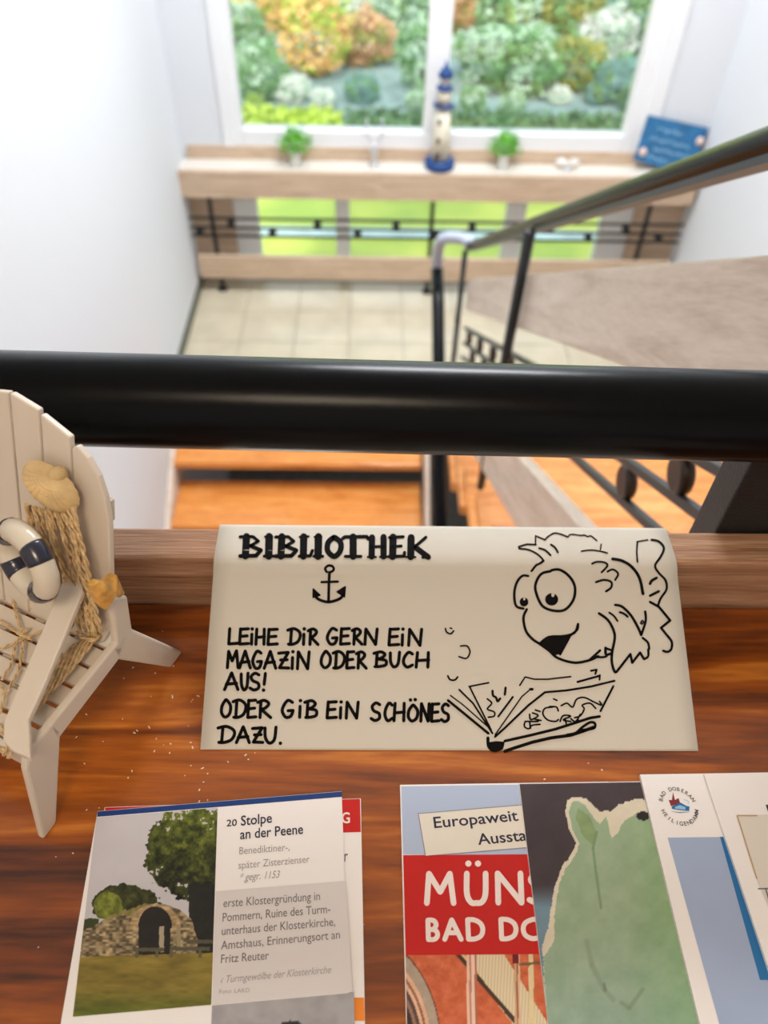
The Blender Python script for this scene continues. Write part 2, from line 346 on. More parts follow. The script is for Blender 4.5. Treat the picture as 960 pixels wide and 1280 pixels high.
# lamps: warm one behind the viewer, added ones for stairwell and hall ------------------------------------------------------------------------
for (x, y, r_, lb) in ((-.1, -.75, .2, 'round opal ceiling lamp above the upper floor behind the viewer'), (.35, 2.7, .24, 'added round opal lamp above the stairwell, standing in for window light')):
    t = thing('interior_fill_lamp', (x, y, ZC), lb, 'lamp')
    mb = MB(); mb.lathe((x, y, ZC-.07), [(r_*.7, 0), (r_*.97, .02), (r_, .05)], 28); mb.build('lamp_shade', M['lampm'], t)
    mb = MB(); mb.lathe((x, y, ZC-.0195), [(r_*1.02, 0), (r_*1.02, .0195)], 28); mb.build('base', M['whiteframe'], t)
t = thing('added_hall_lamp', (-.2, .9, -.37), 'added opal lamp below the upper floor, brightening the lower stairwell', 'lamp')  # invented fixture for the added light of the lower hall
mb = MB(); mb.lathe((-.2, .9, -.41), [(.12, 0), (.17, .015), (.16, .035)], 24); mb.build('lamp_shade', M['lampm'], t)
mb = MB(); mb.tube([(-.2, .9, -.375), (-.2, .45, -.20), (-.2, .30, -.23)], .006, 6); mb.build('arm', M['iron'], t)
#@@OBJECTS@@
# ================================================================== sign sheet
def smooth(pts, k=6, closed=False):
    P = [Vector((p[0], p[1])) for p in pts]; n = len(P); out = []
    for i in range(n if closed else n-1):
        if closed: a, b, c, d = P[(i-1) % n], P[i], P[(i+1) % n], P[(i+2) % n]
        else: a, b, c, d = P[max(i-1, 0)], P[i], P[i+1], P[min(i+2, n-1)]
        for j in range(k):
            t = j/k; out.append(.5*((2*b)+(c-a)*t+(2*a-5*b+4*c-d)*t*t+(3*b-a-3*c+d)*t**3))
    out.append(P[0] if closed else P[-1]); return out
SH = [(.2005, ZT+.0006), (.2020, ZT+.0012), (.2980, .8285), (.3030, .8325), (.3075, .8340), (.3130, .8345), (.3320, .8345), (.3355, .8335), (.3375, .8310), (.3385, .8265), (.3388, .8000)]
SX0, SX1 = -.0996, .1975
def sheet_pt(px, py, off=.0003):
    best = None; d = ray(px, py)
    for i in range(len(SH)-1):
        (ya, za), (yb, zb) = SH[i], SH[i+1]
        n = Vector((0, -(zb-za), (yb-ya))).normalized()
        den = d.dot(n)
        if abs(den) < 1e-6: continue
        t = (Vector((0, ya, za))-CAM).dot(n)/den; q = CAM+d*t
        s_ = ((q.y-ya)*(yb-ya)+(q.z-za)*(zb-za))/((yb-ya)**2+(zb-za)**2)
        if i == 0 and s_ < 0: s_ = .5
        if -.001 <= s_ <= 1.001 and t > 0 and (best is None or t < best[0]): best = (t, q+n*off)
    if best is None: q = at(px, py, z=.8345); q.y = min(q.y, .332); return Vector((q.x, q.y, .8345+off))
    return best[1]
sg = thing('paper_sign', (.05, .2, ZT), 'white paper sign hand-lettered BIBLIOTHEK with a drawn reading fish, leaning over the wooden board', 'sign')
mb = MB(); NX = 24; prof = SH; n = len(prof)
nrm = []
for i in range(n):
    a = prof[max(i-1, 0)]; b = prof[min(i+1, n-1)]; v = Vector((0, -(b[1]-a[1]), b[0]-a[0])).normalized(); nrm.append(v)
for side in (0, 1):
    base = len(mb.v)
    for j in range(NX+1):
        x = SX0+(SX1-SX0)*j/NX
        for i in range(n): mb.v.append(Vector((x, prof[i][0], prof[i][1]))-nrm[i]*(.00035*side))
    for j in range(NX):
        for i in range(n-1):
            f = [base+j*n+i, base+(j+1)*n+i, base+(j+1)*n+i+1, base+j*n+i+1]; mb.smooth.add(len(mb.f)); mb.f.append(f if side == 0 else f[::-1])
o2 = (NX+1)*n
for j in range(NX): mb.f.append([j*n, o2+j*n, o2+(j+1)*n, (j+1)*n]); mb.f.append([j*n+n-1, (j+1)*n+n-1, o2+(j+1)*n+n-1, o2+j*n+n-1])
for i in range(n-1): mb.f.append([i, i+1, o2+i+1, o2+i]); mb.f.append([NX*n+i, o2+NX*n+i, o2+NX*n+i+1, NX*n+i+1])
mb.build('sheet', M['sheet'], sg)
LAYER = [0]
def lift(z): return lambda a, b: at(a, b, z=z+(LAYER[0] % 60)*5e-6)
def stroke(mb, pts, wd, mapf, caps=True):
    """flat ribbon of ink: pts and width in picture units, mapf lays them on the paper"""
    P = []; LAYER[0] += 1
    for p in pts:
        p = Vector((p[0], p[1]))
        if not P or (p-P[-1]).length > .05: P.append(p)
    ws = wd if callable(wd) else (lambda t: wd)
    if len(P) == 1:
        r_ = ws(0)/2; mb.add([mapf(P[0].x+r_*math.cos(a*math.pi/5), P[0].y-r_*math.sin(a*math.pi/5)) for a in range(10)], [list(range(10))]); return
    L_, R_ = [], []
    for i, p in enumerate(P):
        t = (P[min(i+1, len(P)-1)]-P[max(i-1, 0)])
        if t.length < 1e-6: t = Vector((1, 0))
        t.normalize(); nn = Vector((-t.y, t.x)); h = ws(i/(len(P)-1))/2
        L_.append(p+nn*h); R_.append(p-nn*h)
    vs = [mapf(*q) for q in L_]+[mapf(*q) for q in R_]; m = len(P)
    mb.add(vs, [(i, i+1, m+i+1, m+i) for i in range(m-1)])
    if caps:
        for k in (0, m-1):
            LAYER[0] += 1; r_ = ws(k/(m-1))/2*.98; mb.add([mapf(P[k].x+r_*math.cos(a*math.pi/4), P[k].y-r_*math.sin(a*math.pi/4)) for a in range(8)], [list(range(8))])
def densify(pts, closed=False):
    out = []
    for i in range(len(pts)-1):
        a, b = Vector(pts[i][:2]), Vector(pts[i+1][:2]); out.append(a)
        # corner: break joints stay crisp because each segment is short
    out.append(Vector(pts[-1][:2])); return out
def poly_strokes(mb, pts, wd, mapf):
    for i in range(len(pts)-1): stroke(mb, [pts[i], pts[i+1]], wd, mapf)
GL = {  # strokes in a unit box, y down; 's' marks a curved stroke
'L': [[(.1,0),(0,1),(1,.95)]], 'E': [[(.12,0),(0,1)],[(.1,.03),(.98,0)],[(.05,.5),(.85,.46)],[(0,1),(1,.96)]],
'i': [[(.5,.34),(.4,1)],[(.6,.0)]], 'H': [[(.12,0),(.02,1)],[(.92,0),(.88,1)],[(.05,.55),(.95,.5)]],
'D': [[(.3,.05),(.22,.98)],'s',[(0,.1),(.5,0),(.92,.2),(1,.5),(.8,.84),(.4,1),(.05,1)]],
'R': [[(.25,.05),(.18,1)],'s',[(0,.12),(.5,0),(.85,.18),(.62,.42),(.24,.54)],[(.3,.54),(1,1)]],
'G': ['s',[(.88,.12),(.5,0),(.15,.3),(.02,.65),(.3,1),(.72,.95),(.92,.62)],[(.92,.6),(.5,.62)]],
'N': [[(.05,1),(.12,0),(.85,1),(.97,0)]], 'M': [[(0,1),(.12,.03),(.45,.6),(.85,0),(1,1)]],
'A': [[(0,1),(.5,0),(.95,1)],[(.12,.68),(.85,.62)]], 'Z': [[(.02,.1),(.95,.05),(.1,.95),(1,.97)],[(.2,.5),(.85,.48)]],
'O': ['s',[(.45,0),(.1,.35),(.05,.75),(.4,1),(.85,.8),(.95,.35),(.6,.03),(.45,0)]],
'Ö': ['s',[(.45,.1),(.1,.4),(.05,.78),(.4,1),(.85,.82),(.95,.42),(.6,.12),(.45,.1)],[(.25,-.2)],[(.72,-.22)]],
'B': [[(.25,.05),(.18,.98)],'s',[(0,.1),(.55,0),(.85,.18),(.6,.4),(.28,.48)],'s',[(.28,.48),(.9,.58),(.9,.88),(.5,.98),(.08,1)]],
'U': ['s',[(0,.05),(.03,.65),(.35,1),(.78,.78),(.92,0)]], 'C': ['s',[(.95,.12),(.55,0),(.12,.35),(.05,.72),(.4,1),(.95,.86)]],
'S': ['s',[(.9,.1),(.5,0),(.12,.2),(.3,.45),(.82,.6),(.85,.88),(.4,1),(0,.88)]], '!': [[(.6,0),(.4,.65)],[(.3,1)]], '.': [[(.5,1)]], '1': [[(0,.25),(.5,0),(.45,1)]]}
def glyph(mb, ch, x0, x1, y0, y1, wd, mapf, tf):
    cv = False
    for s_ in GL[ch]:
        if s_ == 's': cv = True; continue
        pts = [tf(x0+(x1-x0)*a, y0+(y1-y0)*b) for a, b in s_]
        if len(pts) == 1: stroke(mb, pts, wd*1.15, mapf)
        elif cv: stroke(mb, smooth(pts), wd, mapf)
        else: poly_strokes(mb, pts, wd, mapf)
        cv = False
T1 = lambda x, y: (240+x/2.8235, 640+y/2.8235)
lines = [("LEiHE", [(130,165),(168,200),(205,218),(225,258),(268,302)], 412, 466), ("DiR", [(338,382),(388,402),(410,445)], 412, 467), ("GERN", [(477,515),(524,556),(565,600),(608,655)], 411, 466), ("EiN", [(695,730),(736,750),(762,812)], 413, 470),
 ("MAGAZiN", [(125,163),(168,208),(214,248),(255,298),(305,342),(348,362),(370,415)], 490, 550), ("ODER", [(455,490),(498,538),(546,572),(580,615)], 492, 550), ("BUCH", [(642,688),(700,735),(745,780),(790,838)], 494, 546),
 ("AUS!", [(115,165),(174,200),(205,240),(246,268)], 568, 627), ("ODER", [(103,138),(145,190),(197,226),(232,278)], 663, 724), ("GiB", [(318,360),(374,389),(398,442)], 665, 724), ("EiN", [(477,510),(518,532),(542,588)], 670, 727),
 ("SCHÖNES", [(632,666),(680,708),(712,752),(762,798),(806,838),(845,872),(880,908)], 674, 736), ("DAZU.", [(92,150),(157,205),(213,250),(258,300),(306,318)], 757, 813)]
ink = MB()
for word, xs_, ya, yb in lines:
    for ch, (xa, xb) in zip(word, xs_): glyph(ink, ch, xa, xb, ya+(xa-xs_[0][0])*.015, yb+(xa-xs_[0][0])*.015, 4.1, sheet_pt, T1)
# small curved breath marks between text and fish
T2 = lambda x, y: (540+x/2.743, 640+y/2.743)
ink.build('handwritten_text', M['ink'], sg)
tt = MB()
TG = {'B': [([(.3,.04),(.25,.95)],.34),([(0,.06),(.6,.05),(.86,.26),(.5,.47)],.15),([(.45,.47),(.98,.68),(.75,.93),(0,.95)],.19)],
 'I': [([(.5,.04),(.45,.95)],.36),([(.1,.05),(.8,.03)],.12),([(0,.95),(.95,.95)],.15)],
 'L': [([(.35,.04),(.32,.95)],.34),([(.05,.05),(.7,.03)],.11),([(0,.95),(.85,.93),(1,.68)],.15)],
 'O': [([(.5,.06),(.15,.3),(.12,.7),(.5,.95),(.85,.7),(.87,.3),(.5,.06)],.24)],
 'T': [([(.02,.12),(.1,.05),(.95,.03),(1,.14)],.17),([(.42,.04),(.42,.95)],.34),([(.12,.95),(.72,.95)],.15)],
 'H': [([(.22,.06),(.2,.95)],.30),([(.8,.04),(.8,.95)],.30),([(.2,.5),(.8,.48)],.14),([(0,.97),(.42,.97)],.1),([(.62,.97),(1,.97)],.1)],
 'E': [([(.28,.04),(.25,.95)],.34),([(.05,.06),(.92,.03)],.15),([(.2,.48),(.8,.46)],.14),([(0,.95),(.98,.93),(1,.76)],.16)],
 'K': [([(.22,.06),(.2,.95)],.34),([(.35,.52),(.85,.05)],.15),([(.35,.48),(.95,.97)],.27),([(0,.97),(.4,.97)],.1),([(.7,.98),(1,.98)],.12)]}
for ch, xa, xb in zip("BIBLIOTHEK", (170,255,295,378,430,472,530,620,694,755), (245,290,370,425,463,532,622,690,750,838)):
    H = 76
    for pts, wd in TG[ch]:
        q = [T1(xa+(xb-xa)*a, 84+(xa-170)*.004+H*b) for a, b in pts]
        if ch == 'O': stroke(tt, smooth(q, 5, False), wd*H/2.8235*1.08, sheet_pt)
        else: poly_strokes(tt, q, wd*H/2.8235*1.0, sheet_pt)
tt.build('title_lettering', M['ink'], sg, label='bold brushed heading BIBLIOTHEK')
an = MB()
stroke(an, smooth([T1(*p) for p in [(476,212),(470,200),(480,190),(496,192),(500,204),(490,212)]]), 3.2, sheet_pt)
for pts, wd in (([(485,212),(483,262),(482,316)], 3.6), ([(457,248),(515,246)], 3.2)): poly_strokes(an, [T1(*p) for p in pts], wd, sheet_pt)
stroke(an, smooth([T1(*p) for p in [(434,292),(446,308),(482,318),(522,306),(534,288)]]), 3.8, sheet_pt)
for tri in ([(428,272),(428,302),(452,294)], [(541,264),(512,282),(538,300)]): an.add([sheet_pt(*T1(*p)) for p in tri], [(0, 1, 2)]); poly_strokes(an, [T1(*p) for p in tri+[tri[0]]], 2, sheet_pt)
an.build('anchor_drawing', M['ink'], sg, label='small drawn anchor under the heading')
# fish drawing
F1 = lambda x, y: (640+x/4.3636, 660+y/4.3636)
fi = MB(); C1, C2 = 3.4, 2.3
def S(pts, wd=C1, T=F1, mb=None, sm=True): stroke(mb or fi, smooth([T(*p) for p in pts], 5) if sm else [T(*p) for p in pts], wd, sheet_pt)
def PL(pts, wd=C1, T=F1, mb=None): poly_strokes(mb or fi, [T(*p) for p in pts], wd, sheet_pt)
PL([(130,92),(80,90),(36,104),(40,114)], C2); S([(40,114),(90,120),(140,145),(172,178)], C2); S([(172,180),(150,195),(130,205),(106,235)], 2.9)
PL([(128,92),(128,44),(180,66)], 2); S([(180,66),(196,48),(230,30),(262,34),(304,50)], 2); S([(304,50),(320,36),(360,40),(378,42),(395,40),(412,48),(428,44),(446,56),(462,70)], 1.8)
S([(148,112),(180,122),(210,150)], 2.6); S([(212,92),(234,108),(250,134)], 2.6)
S([(378,128),(430,122),(480,128),(520,138)], 1.9); PL([(486,90),(482,120)], 1.8)
S([(88,262),(55,262),(25,300),(12,360),(22,425),(62,440)], 3.3)
S([(210,236),(160,250),(130,300),(130,350),(165,425),(230,452),(290,445),(335,390),(342,320),(310,262),(260,228),(215,230)], 3.5)
S([(80,444),(62,490),(75,560),(110,605),(150,632)]); S([(150,632),(200,668),(250,710),(340,735),(420,722),(470,700)], 3.4)
S([(360,524),(355,555),(320,585),(300,620),(262,690)], 3.0); S([(360,524),(340,572),(280,590),(200,595),(152,630)], 3.2)
fi.add([sheet_pt(*F1(*p), off=.00025) for p in [(155,628),(200,596),(250,590),(322,580),(300,625),(262,688),(235,695),(190,662)]], [list(range(8))])
for (cx_, cy_, rx, ry_) in ((216,390,36,34), (65,404,24,25)):
    fi.add([sheet_pt(*F1(cx_+rx*math.cos(k*.3927), cy_+ry_*math.sin(k*.3927)), off=.00025) for k in range(16)], [list(range(16))])
wh = MB()
for (cx_, cy_, r_) in ((222,366,9), (66,388,6)): wh.add([sheet_pt(*F1(cx_+r_*math.cos(k*.785), cy_+r_*1.3*math.sin(k*.785)), off=.0005) for k in range(8)], [list(range(8))])
wh.build('eye_glints', M['sheet'], sg)
S([(436,196),(460,186),(500,188),(520,205),(488,242)], 2.6); S([(520,238),(550,226),(578,250),(562,284)], 2.6); S([(458,296),(500,284),(540,295),(540,325),(512,346)], 2.9)
S([(548,170),(600,180),(655,215),(695,275),(714,360)], 3.8); S([(684,186),(680,130),(684,76)], 2.2); PL([(680,76),(740,66)], 1.7)
S([(760,66),(800,75),(828,110),(812,155),(780,205),(800,245),(836,285),(842,335),(810,385),(795,425)], 3.0)
S([(752,305),(762,288),(788,272)], 3.6); S([(752,370),(800,346)], 3.4); PL([(752,404),(800,430),(862,505),(812,545)], 3.3); S([(812,545),(840,580),(870,620),(868,660),(848,676),(824,670)], 3.2)
S([(474,466),(520,500),(550,550),(560,600),(545,680),(545,740),(560,785),(572,782)], 3.4); S([(562,420),(600,430),(650,480),(690,550),(704,584)], 3.4); S([(726,456),(728,510),(704,584)], 3.2); S([(700,520),(710,505),(716,515),(706,525)], 2)
S([(530,462),(555,480),(575,508)], 2.6); S([(588,460),(610,468),(630,484)], 3.0)
S([(712,600),(740,625),(748,660)], 3.0); PL([(572,782),(645,688),(655,735),(698,680),(720,716)], 3.2); S([(720,716),(742,700),(742,662)], 3.0)
S([(420,722),(445,700),(480,668)], 3.2); S([(455,704),(495,705),(515,700)], 3); S([(510,654),(512,690),(540,685)], 3.5); PL([(515,658),(545,668)], 3)
fi.build('fish_drawing', M['ink'], sg, label='marker drawing of a big-eyed fish')
bk = MB(); B1 = lambda x, y: (560+x/4.174, 830+y/4.174)
PL([(0,190),(210,362)], 3.4, B1, bk); PL([(12,164),(80,215),(205,325)], 1.8, B1, bk); PL([(58,134),(130,205),(232,362)], 2.4, B1, bk); PL([(112,118),(225,345)], 2.2, B1, bk); PL([(110,118),(212,98)], 2.2, B1, bk)
S([(204,182),(228,205),(205,235),(240,250),(240,272),(210,278)], 2.2, B1, bk); S([(232,140),(235,165),(250,175),(258,195),(272,180)], 3, B1, bk); PL([(300,124),(296,160)], 3, B1, bk)
PL([(338,172),(262,274)], 2.6, B1, bk); PL([(374,112),(402,68),(450,80),(520,80),(640,66)], 2.1, B1, bk); PL([(430,132),(385,170),(245,370)], 1.8, B1, bk); stroke(bk, [B1(428,132), B1(440,132)], 3.4, sheet_pt)
PL([(245,380),(300,330),(420,215),(505,148),(620,138),(745,118),(868,88)], 2.8, B1, bk); PL([(862,116),(795,246)], 2.8, B1, bk); PL([(675,94),(790,62)], 2.8, B1, bk); PL([(745,36),(775,30),(768,52)], 2.6, B1, bk); PL([(792,58),(790,82)], 2.4, B1, bk)
PL([(296,402),(430,372),(560,340),(660,308),(740,282),(790,274)], 3.6, B1, bk); PL([(296,456),(340,440),(440,408),(540,385),(640,372),(700,352),(760,330)], 4.2, B1, bk)
S([(208,386),(212,430),(240,452),(280,440)], 4, B1, bk)
bk.add([sheet_pt(*B1(*p), off=.00025) for p in [(215,408),(250,402),(296,406),(290,436),(250,460),(222,448)]], [list(range(6))])
S([(620,370),(665,360),(700,330),(740,305),(765,310),(760,335),(700,345)], 3.4, B1, bk)
for pts in ([(402,300),(398,325),(420,338),(440,320),(480,315)], [(404,300),(470,300)], [(430,336),(425,300)], [(425,262),(432,290),(470,270),(440,255)], [(452,288),(485,295)], [(455,240),(480,248)],
            [(545,225),(505,232),(495,262),(520,292),(560,300),(575,290)], [(530,222),(565,225),(575,245)], [(550,182),(568,190)], [(584,300),(600,270),(640,272),(600,292),(640,300)], [(610,285),(618,318)], [(590,218),(620,205),(650,225),(670,185),(710,175),(760,198),(800,215),(790,195)],
            [(660,280),(690,270),(710,235),(700,215),(740,205),(770,232)], [(690,262),(665,300),(640,285)], [(675,290),(690,300)]):
    S(pts, 2.2, B1, bk)
S([(46,400),(50,412),(64,418),(74,408)], 2.2, T2, bk); PL([(62,398),(68,400)], 2, T2, bk)
S([(98,460),(120,460),(130,480),(118,502),(92,496)], 2.2, T2, bk); S([(54,562),(62,575),(78,576),(88,566)], 2.4, T2, bk)
bk.build('open_book_drawing', M['ink'], sg, label='marker drawing of an open book below the fish')

# ================================================================== printed matter
def vcol_mat(name, rough=.45):
    m, N, L, P = newmat(name); a = N.new('ShaderNodeVertexColor'); a.layer_name = 'print'
    L.new(a.outputs[0], P.inputs['Base Color']); P.inputs['Roughness'].default_value = rough; P.inputs['Specular IOR Level'].default_value = .4; return m
M['print'] = vcol_mat('printed_picture')
def px_poly_mask(X, Y, poly):
    ins = np.zeros(X.shape, bool); n = len(poly); j = n-1
    for i in range(n):
        xi, yi = poly[i]; xj, yj = poly[j]
        c = ((yi > Y) != (yj > Y)) & (X < (xj-xi)*(Y-yi)/((yj-yi)+1e-9)+xi)
        ins ^= c; j = i
    return ins
def vnoise(X, Y, seed, cell):
    rs = np.random.RandomState(seed); g = rs.rand(64, 64); x = X/cell; y = Y/cell; xi = np.floor(x).astype(int); yi = np.floor(y).astype(int)
    fx = x-xi; fy = y-yi; fx = fx*fx*(3-2*fx); fy = fy*fy*(3-2*fy)
    f = lambda a, b: g[a % 64, b % 64]
    return (f(xi, yi)*(1-fx)+f(xi+1, yi)*fx)*(1-fy)+(f(xi, yi+1)*(1-fx)+f(xi+1, yi+1)*fx)*fy
def fbm(X, Y, s_, c): return .5*vnoise(X, Y, s_, c)+.3*vnoise(X, Y, s_+1, c/2.1)+.2*vnoise(X, Y, s_+2, c/4.3)
def picture(parent, name, quad, fn, nu, nv, z, label=None):
    """flat printed picture: a fine coloured grid on the page between four corners (tl, tr, br, bl)"""
    tl, tr, br, bl = [np.array(q, float) for q in quad]
    u, v = np.meshgrid(np.linspace(0, 1, nu), np.linspace(0, 1, nv))
    X = (tl[0]*(1-u)+tr[0]*u)*(1-v)+(bl[0]*(1-u)+br[0]*u)*v; Y = (tl[1]*(1-u)+tr[1]*u)*(1-v)+(bl[1]*(1-u)+br[1]*u)*v
    col = np.clip(fn(X, Y, u, v), 0, 255)/255
    col = np.where(col <= .04045, col/12.92, ((col+.055)/1.055)**2.4)
    o0 = wloc(parent); vs = []
    for a, b in zip(X.ravel(), Y.ravel()): vs.append(tuple(at(a, b, z=z)-o0))
    idx = np.arange(nu*nv).reshape(nv, nu); F = np.stack([idx[1:, :-1], idx[1:, 1:], idx[:-1, 1:], idx[:-1, :-1]], -1).reshape(-1, 4)
    me = bpy.data.meshes.new(name); me.from_pydata(vs, [], F.tolist()); me.materials.append(M['print'])
    ca = me.color_attributes.new('print', 'FLOAT_COLOR', 'POINT'); ca.data.foreach_set('color', np.concatenate([col.reshape(-1, 3), np.ones((nu*nv, 1))], 1).ravel())
    o = bpy.data.objects.new(name, me); link(o); o.parent = parent
    if label: o['label'] = label
    return o
def C_(*c): return np.array(c, float)
def lay(img, mask, c):
    c = np.asarray(c, float)
    if mask.dtype == bool: img[mask] = c if c.ndim == 1 else c[mask]
    else: img[:] = img*(1-mask[..., None])+c*mask[..., None]
def flat(parent, name, pts, mat, z, label=None):
    mb = MB(); mb.add([at(*p, z=z) for p in pts][::-1], [list(range(len(pts)))]); return mb.build(name, mat, parent, label)
tcache = {}
def tmesh(s_, shear=0, wt=0):
    k = (s_, shear, wt)
    if k in tcache: return tcache[k]
    cu = bpy.data.curves.new('t', 'FONT'); cu.body = s_; cu.size = 1; cu.shear = shear; cu.offset = wt; cu.resolution_u = 3
    o = bpy.data.objects.new('t', cu); link(o); dg = bpy.context.evaluated_depsgraph_get(); me = bpy.data.meshes.new_from_object(o.evaluated_get(dg))
    vs = [tuple(v.co) for v in me.vertices]; fs = [list(p_.vertices) for p_ in me.polygons]
    bpy.data.objects.remove(o); bpy.data.curves.remove(cu); bpy.data.meshes.remove(me); tcache[k] = (vs, fs); return vs, fs
capH = max(v[1] for v in tmesh('H')[0])
def text(mb, s_, p0, p1, cap, z, shear=0, wt=0, lean=None):
    """p0,p1: ends of the baseline, cap: capital height (picture units)"""
    vs, fs = tmesh(s_, shear, wt)
    if not vs: return
    x0 = min(v[0] for v in vs); x1 = max(v[0] for v in vs)
    a = at(*p0, z=z); b = at(*p1, z=z); ex = (b-a)/(x1-x0)
    if lean: e = at(p0[0]+lean, p0[1]-cap, z=z)-a
    else:
        e = Vector((-ex.y, ex.x, 0)).normalized()
        l = (at(p0[0], p0[1]-cap, z=z)-a).length; e *= l
    ey = e/capH
    mb.add([a+ex*(v[0]-x0)+ey*v[1] for v in vs], fs)
M['navytext'] = plain('navy_print', (36, 38, 62), .5); M['greytext'] = plain('grey_print', (112, 108, 112), .5); M['lgreytext'] = plain('light_grey_print', (158, 152, 154), .5)
M['gloss'] = plain('glossy_white_paper', (240, 235, 233), .4); M['greypage'] = plain('light_grey_page', (216, 210, 209), .4)
M['red'] = plain('red_print', (196, 16, 6), .4); M['bluep'] = plain('deep_blue_print', (16, 56, 122), .35); M['white_print'] = plain('white_print', (240, 226, 222), .45); M['orange'] = plain('orange_print', (240, 138, 40), .4)
def leaflet(name, quad, z0, z1, label, mat=None, group=None, sag=0):
    tl = at(*quad[0], z=z1)
    t = thing(name, (tl.x, tl.y, z0), label, 'brochure', group)
    mb = MB(); P = [at(*q, z=z1) for q in quad]
    mb.prism([Vector((p.x, p.y, z0)) for p in P][::-1], (0, 0, z1-z0)); mb.build('pages', mat or M['gloss'], t); return t
def ext(tl, bl, k):     # continue a page edge below the frame
    return (bl[0]+(bl[0]-tl[0])*k, bl[1]+(bl[1]-tl[1])*k)
# --- red brochure under the cloister leaflet
q = [(131, 1009), (451, 998), (462, 1590), (30, 1600)]
z = ZT+.0022
r1 = leaflet('brochure', q, ZT+.0004, z, 'white brochure with red corner lying under the cloister leaflet')
flat(r1, 'red_band', [(131.5, 1009.5), (450, 998.5), (451, 1040), (128, 1050)], M['red'], z+.0001)
mb = MB(); text(mb, 'G', (427, 1029), (437.5, 1028.5), 13, z+.0002, wt=.02); mb.build('lettering', M['white_print'], r1)
mb = MB(); text(mb, 'r', (430.5, 1077), (434.5, 1077), 15, z+.0002); mb.build('small_lettering', M['navytext'], r1)
flat(r1, 'orange_block', [(441, 1247), (455, 1247), (456, 1276), (441, 1276)], M['orange'], z+.0001)
# --- cloister leaflet
q = [(122, 1014), (427, 989), (449, 1590), (20, 1600)]
z = ZT+.0042
lf1 = leaflet('brochure', q, ZT+.0024, z, 'open leaflet page about Stolpe an der Peene with a stone vault photo')
flat(lf1, 'blue_band', [(122, 1014.3), (427, 989.3), (427.5, 996), (121.3, 1021)], M['bluep'], z+.0001)
flat(lf1, 'grey_panel', [(270, 1114), (432, 1101), (441, 1240), (265, 1256)], M['greypage'], z+.0001)
tx = MB(); Z2 = z+.0002
text(tx, '20', (283, 1033), (296, 1032), 8, Z2, wt=.012); text(tx, 'Stolpe', (301, 1032), (340, 1028), 12, Z2, wt=.012); text(tx, 'an der Peene', (300, 1049), (379, 1042), 12, Z2, wt=.012)
tx.build('heading', M['navytext'], lf1, label='bold heading 20 Stolpe an der Peene')
tx = MB()
for s_, a, b in (('erste Klostergründung in', (279, 1134), (400, 1125)), ('Pommern, Ruine des Turm-', (278, 1152), (413, 1141)), ('unterhaus der Klosterkirche,', (277, 1169), (419, 1157)), ('Amtshaus, Erinnerungsort an', (276, 1187), (425, 1173)), ('Fritz Reuter', (276, 1204), (336, 1199))):
    text(tx, s_, a, b, 10.5, Z2, wt=.003)
tx.build('body_text', M['greytext'], lf1)
tx = MB()
text(tx, 'Benediktiner-,', (299, 1068), (362, 1063), 9, Z2); text(tx, 'später Zisterzienser', (298, 1086), (387, 1078), 9, Z2); text(tx, '* gegr. 1153', (300, 1101), (350, 1097), 9, Z2, .3)
text(tx, '‹ Turmgewölbe der Klosterkirche', (276, 1229), (414, 1216), 9, Z2, .3); text(tx, 'Foto: LAKD', (274, 1242), (312, 1240), 5, Z2)
tx.build('caption_text', M['lgreytext'], lf1, kind='stuff')
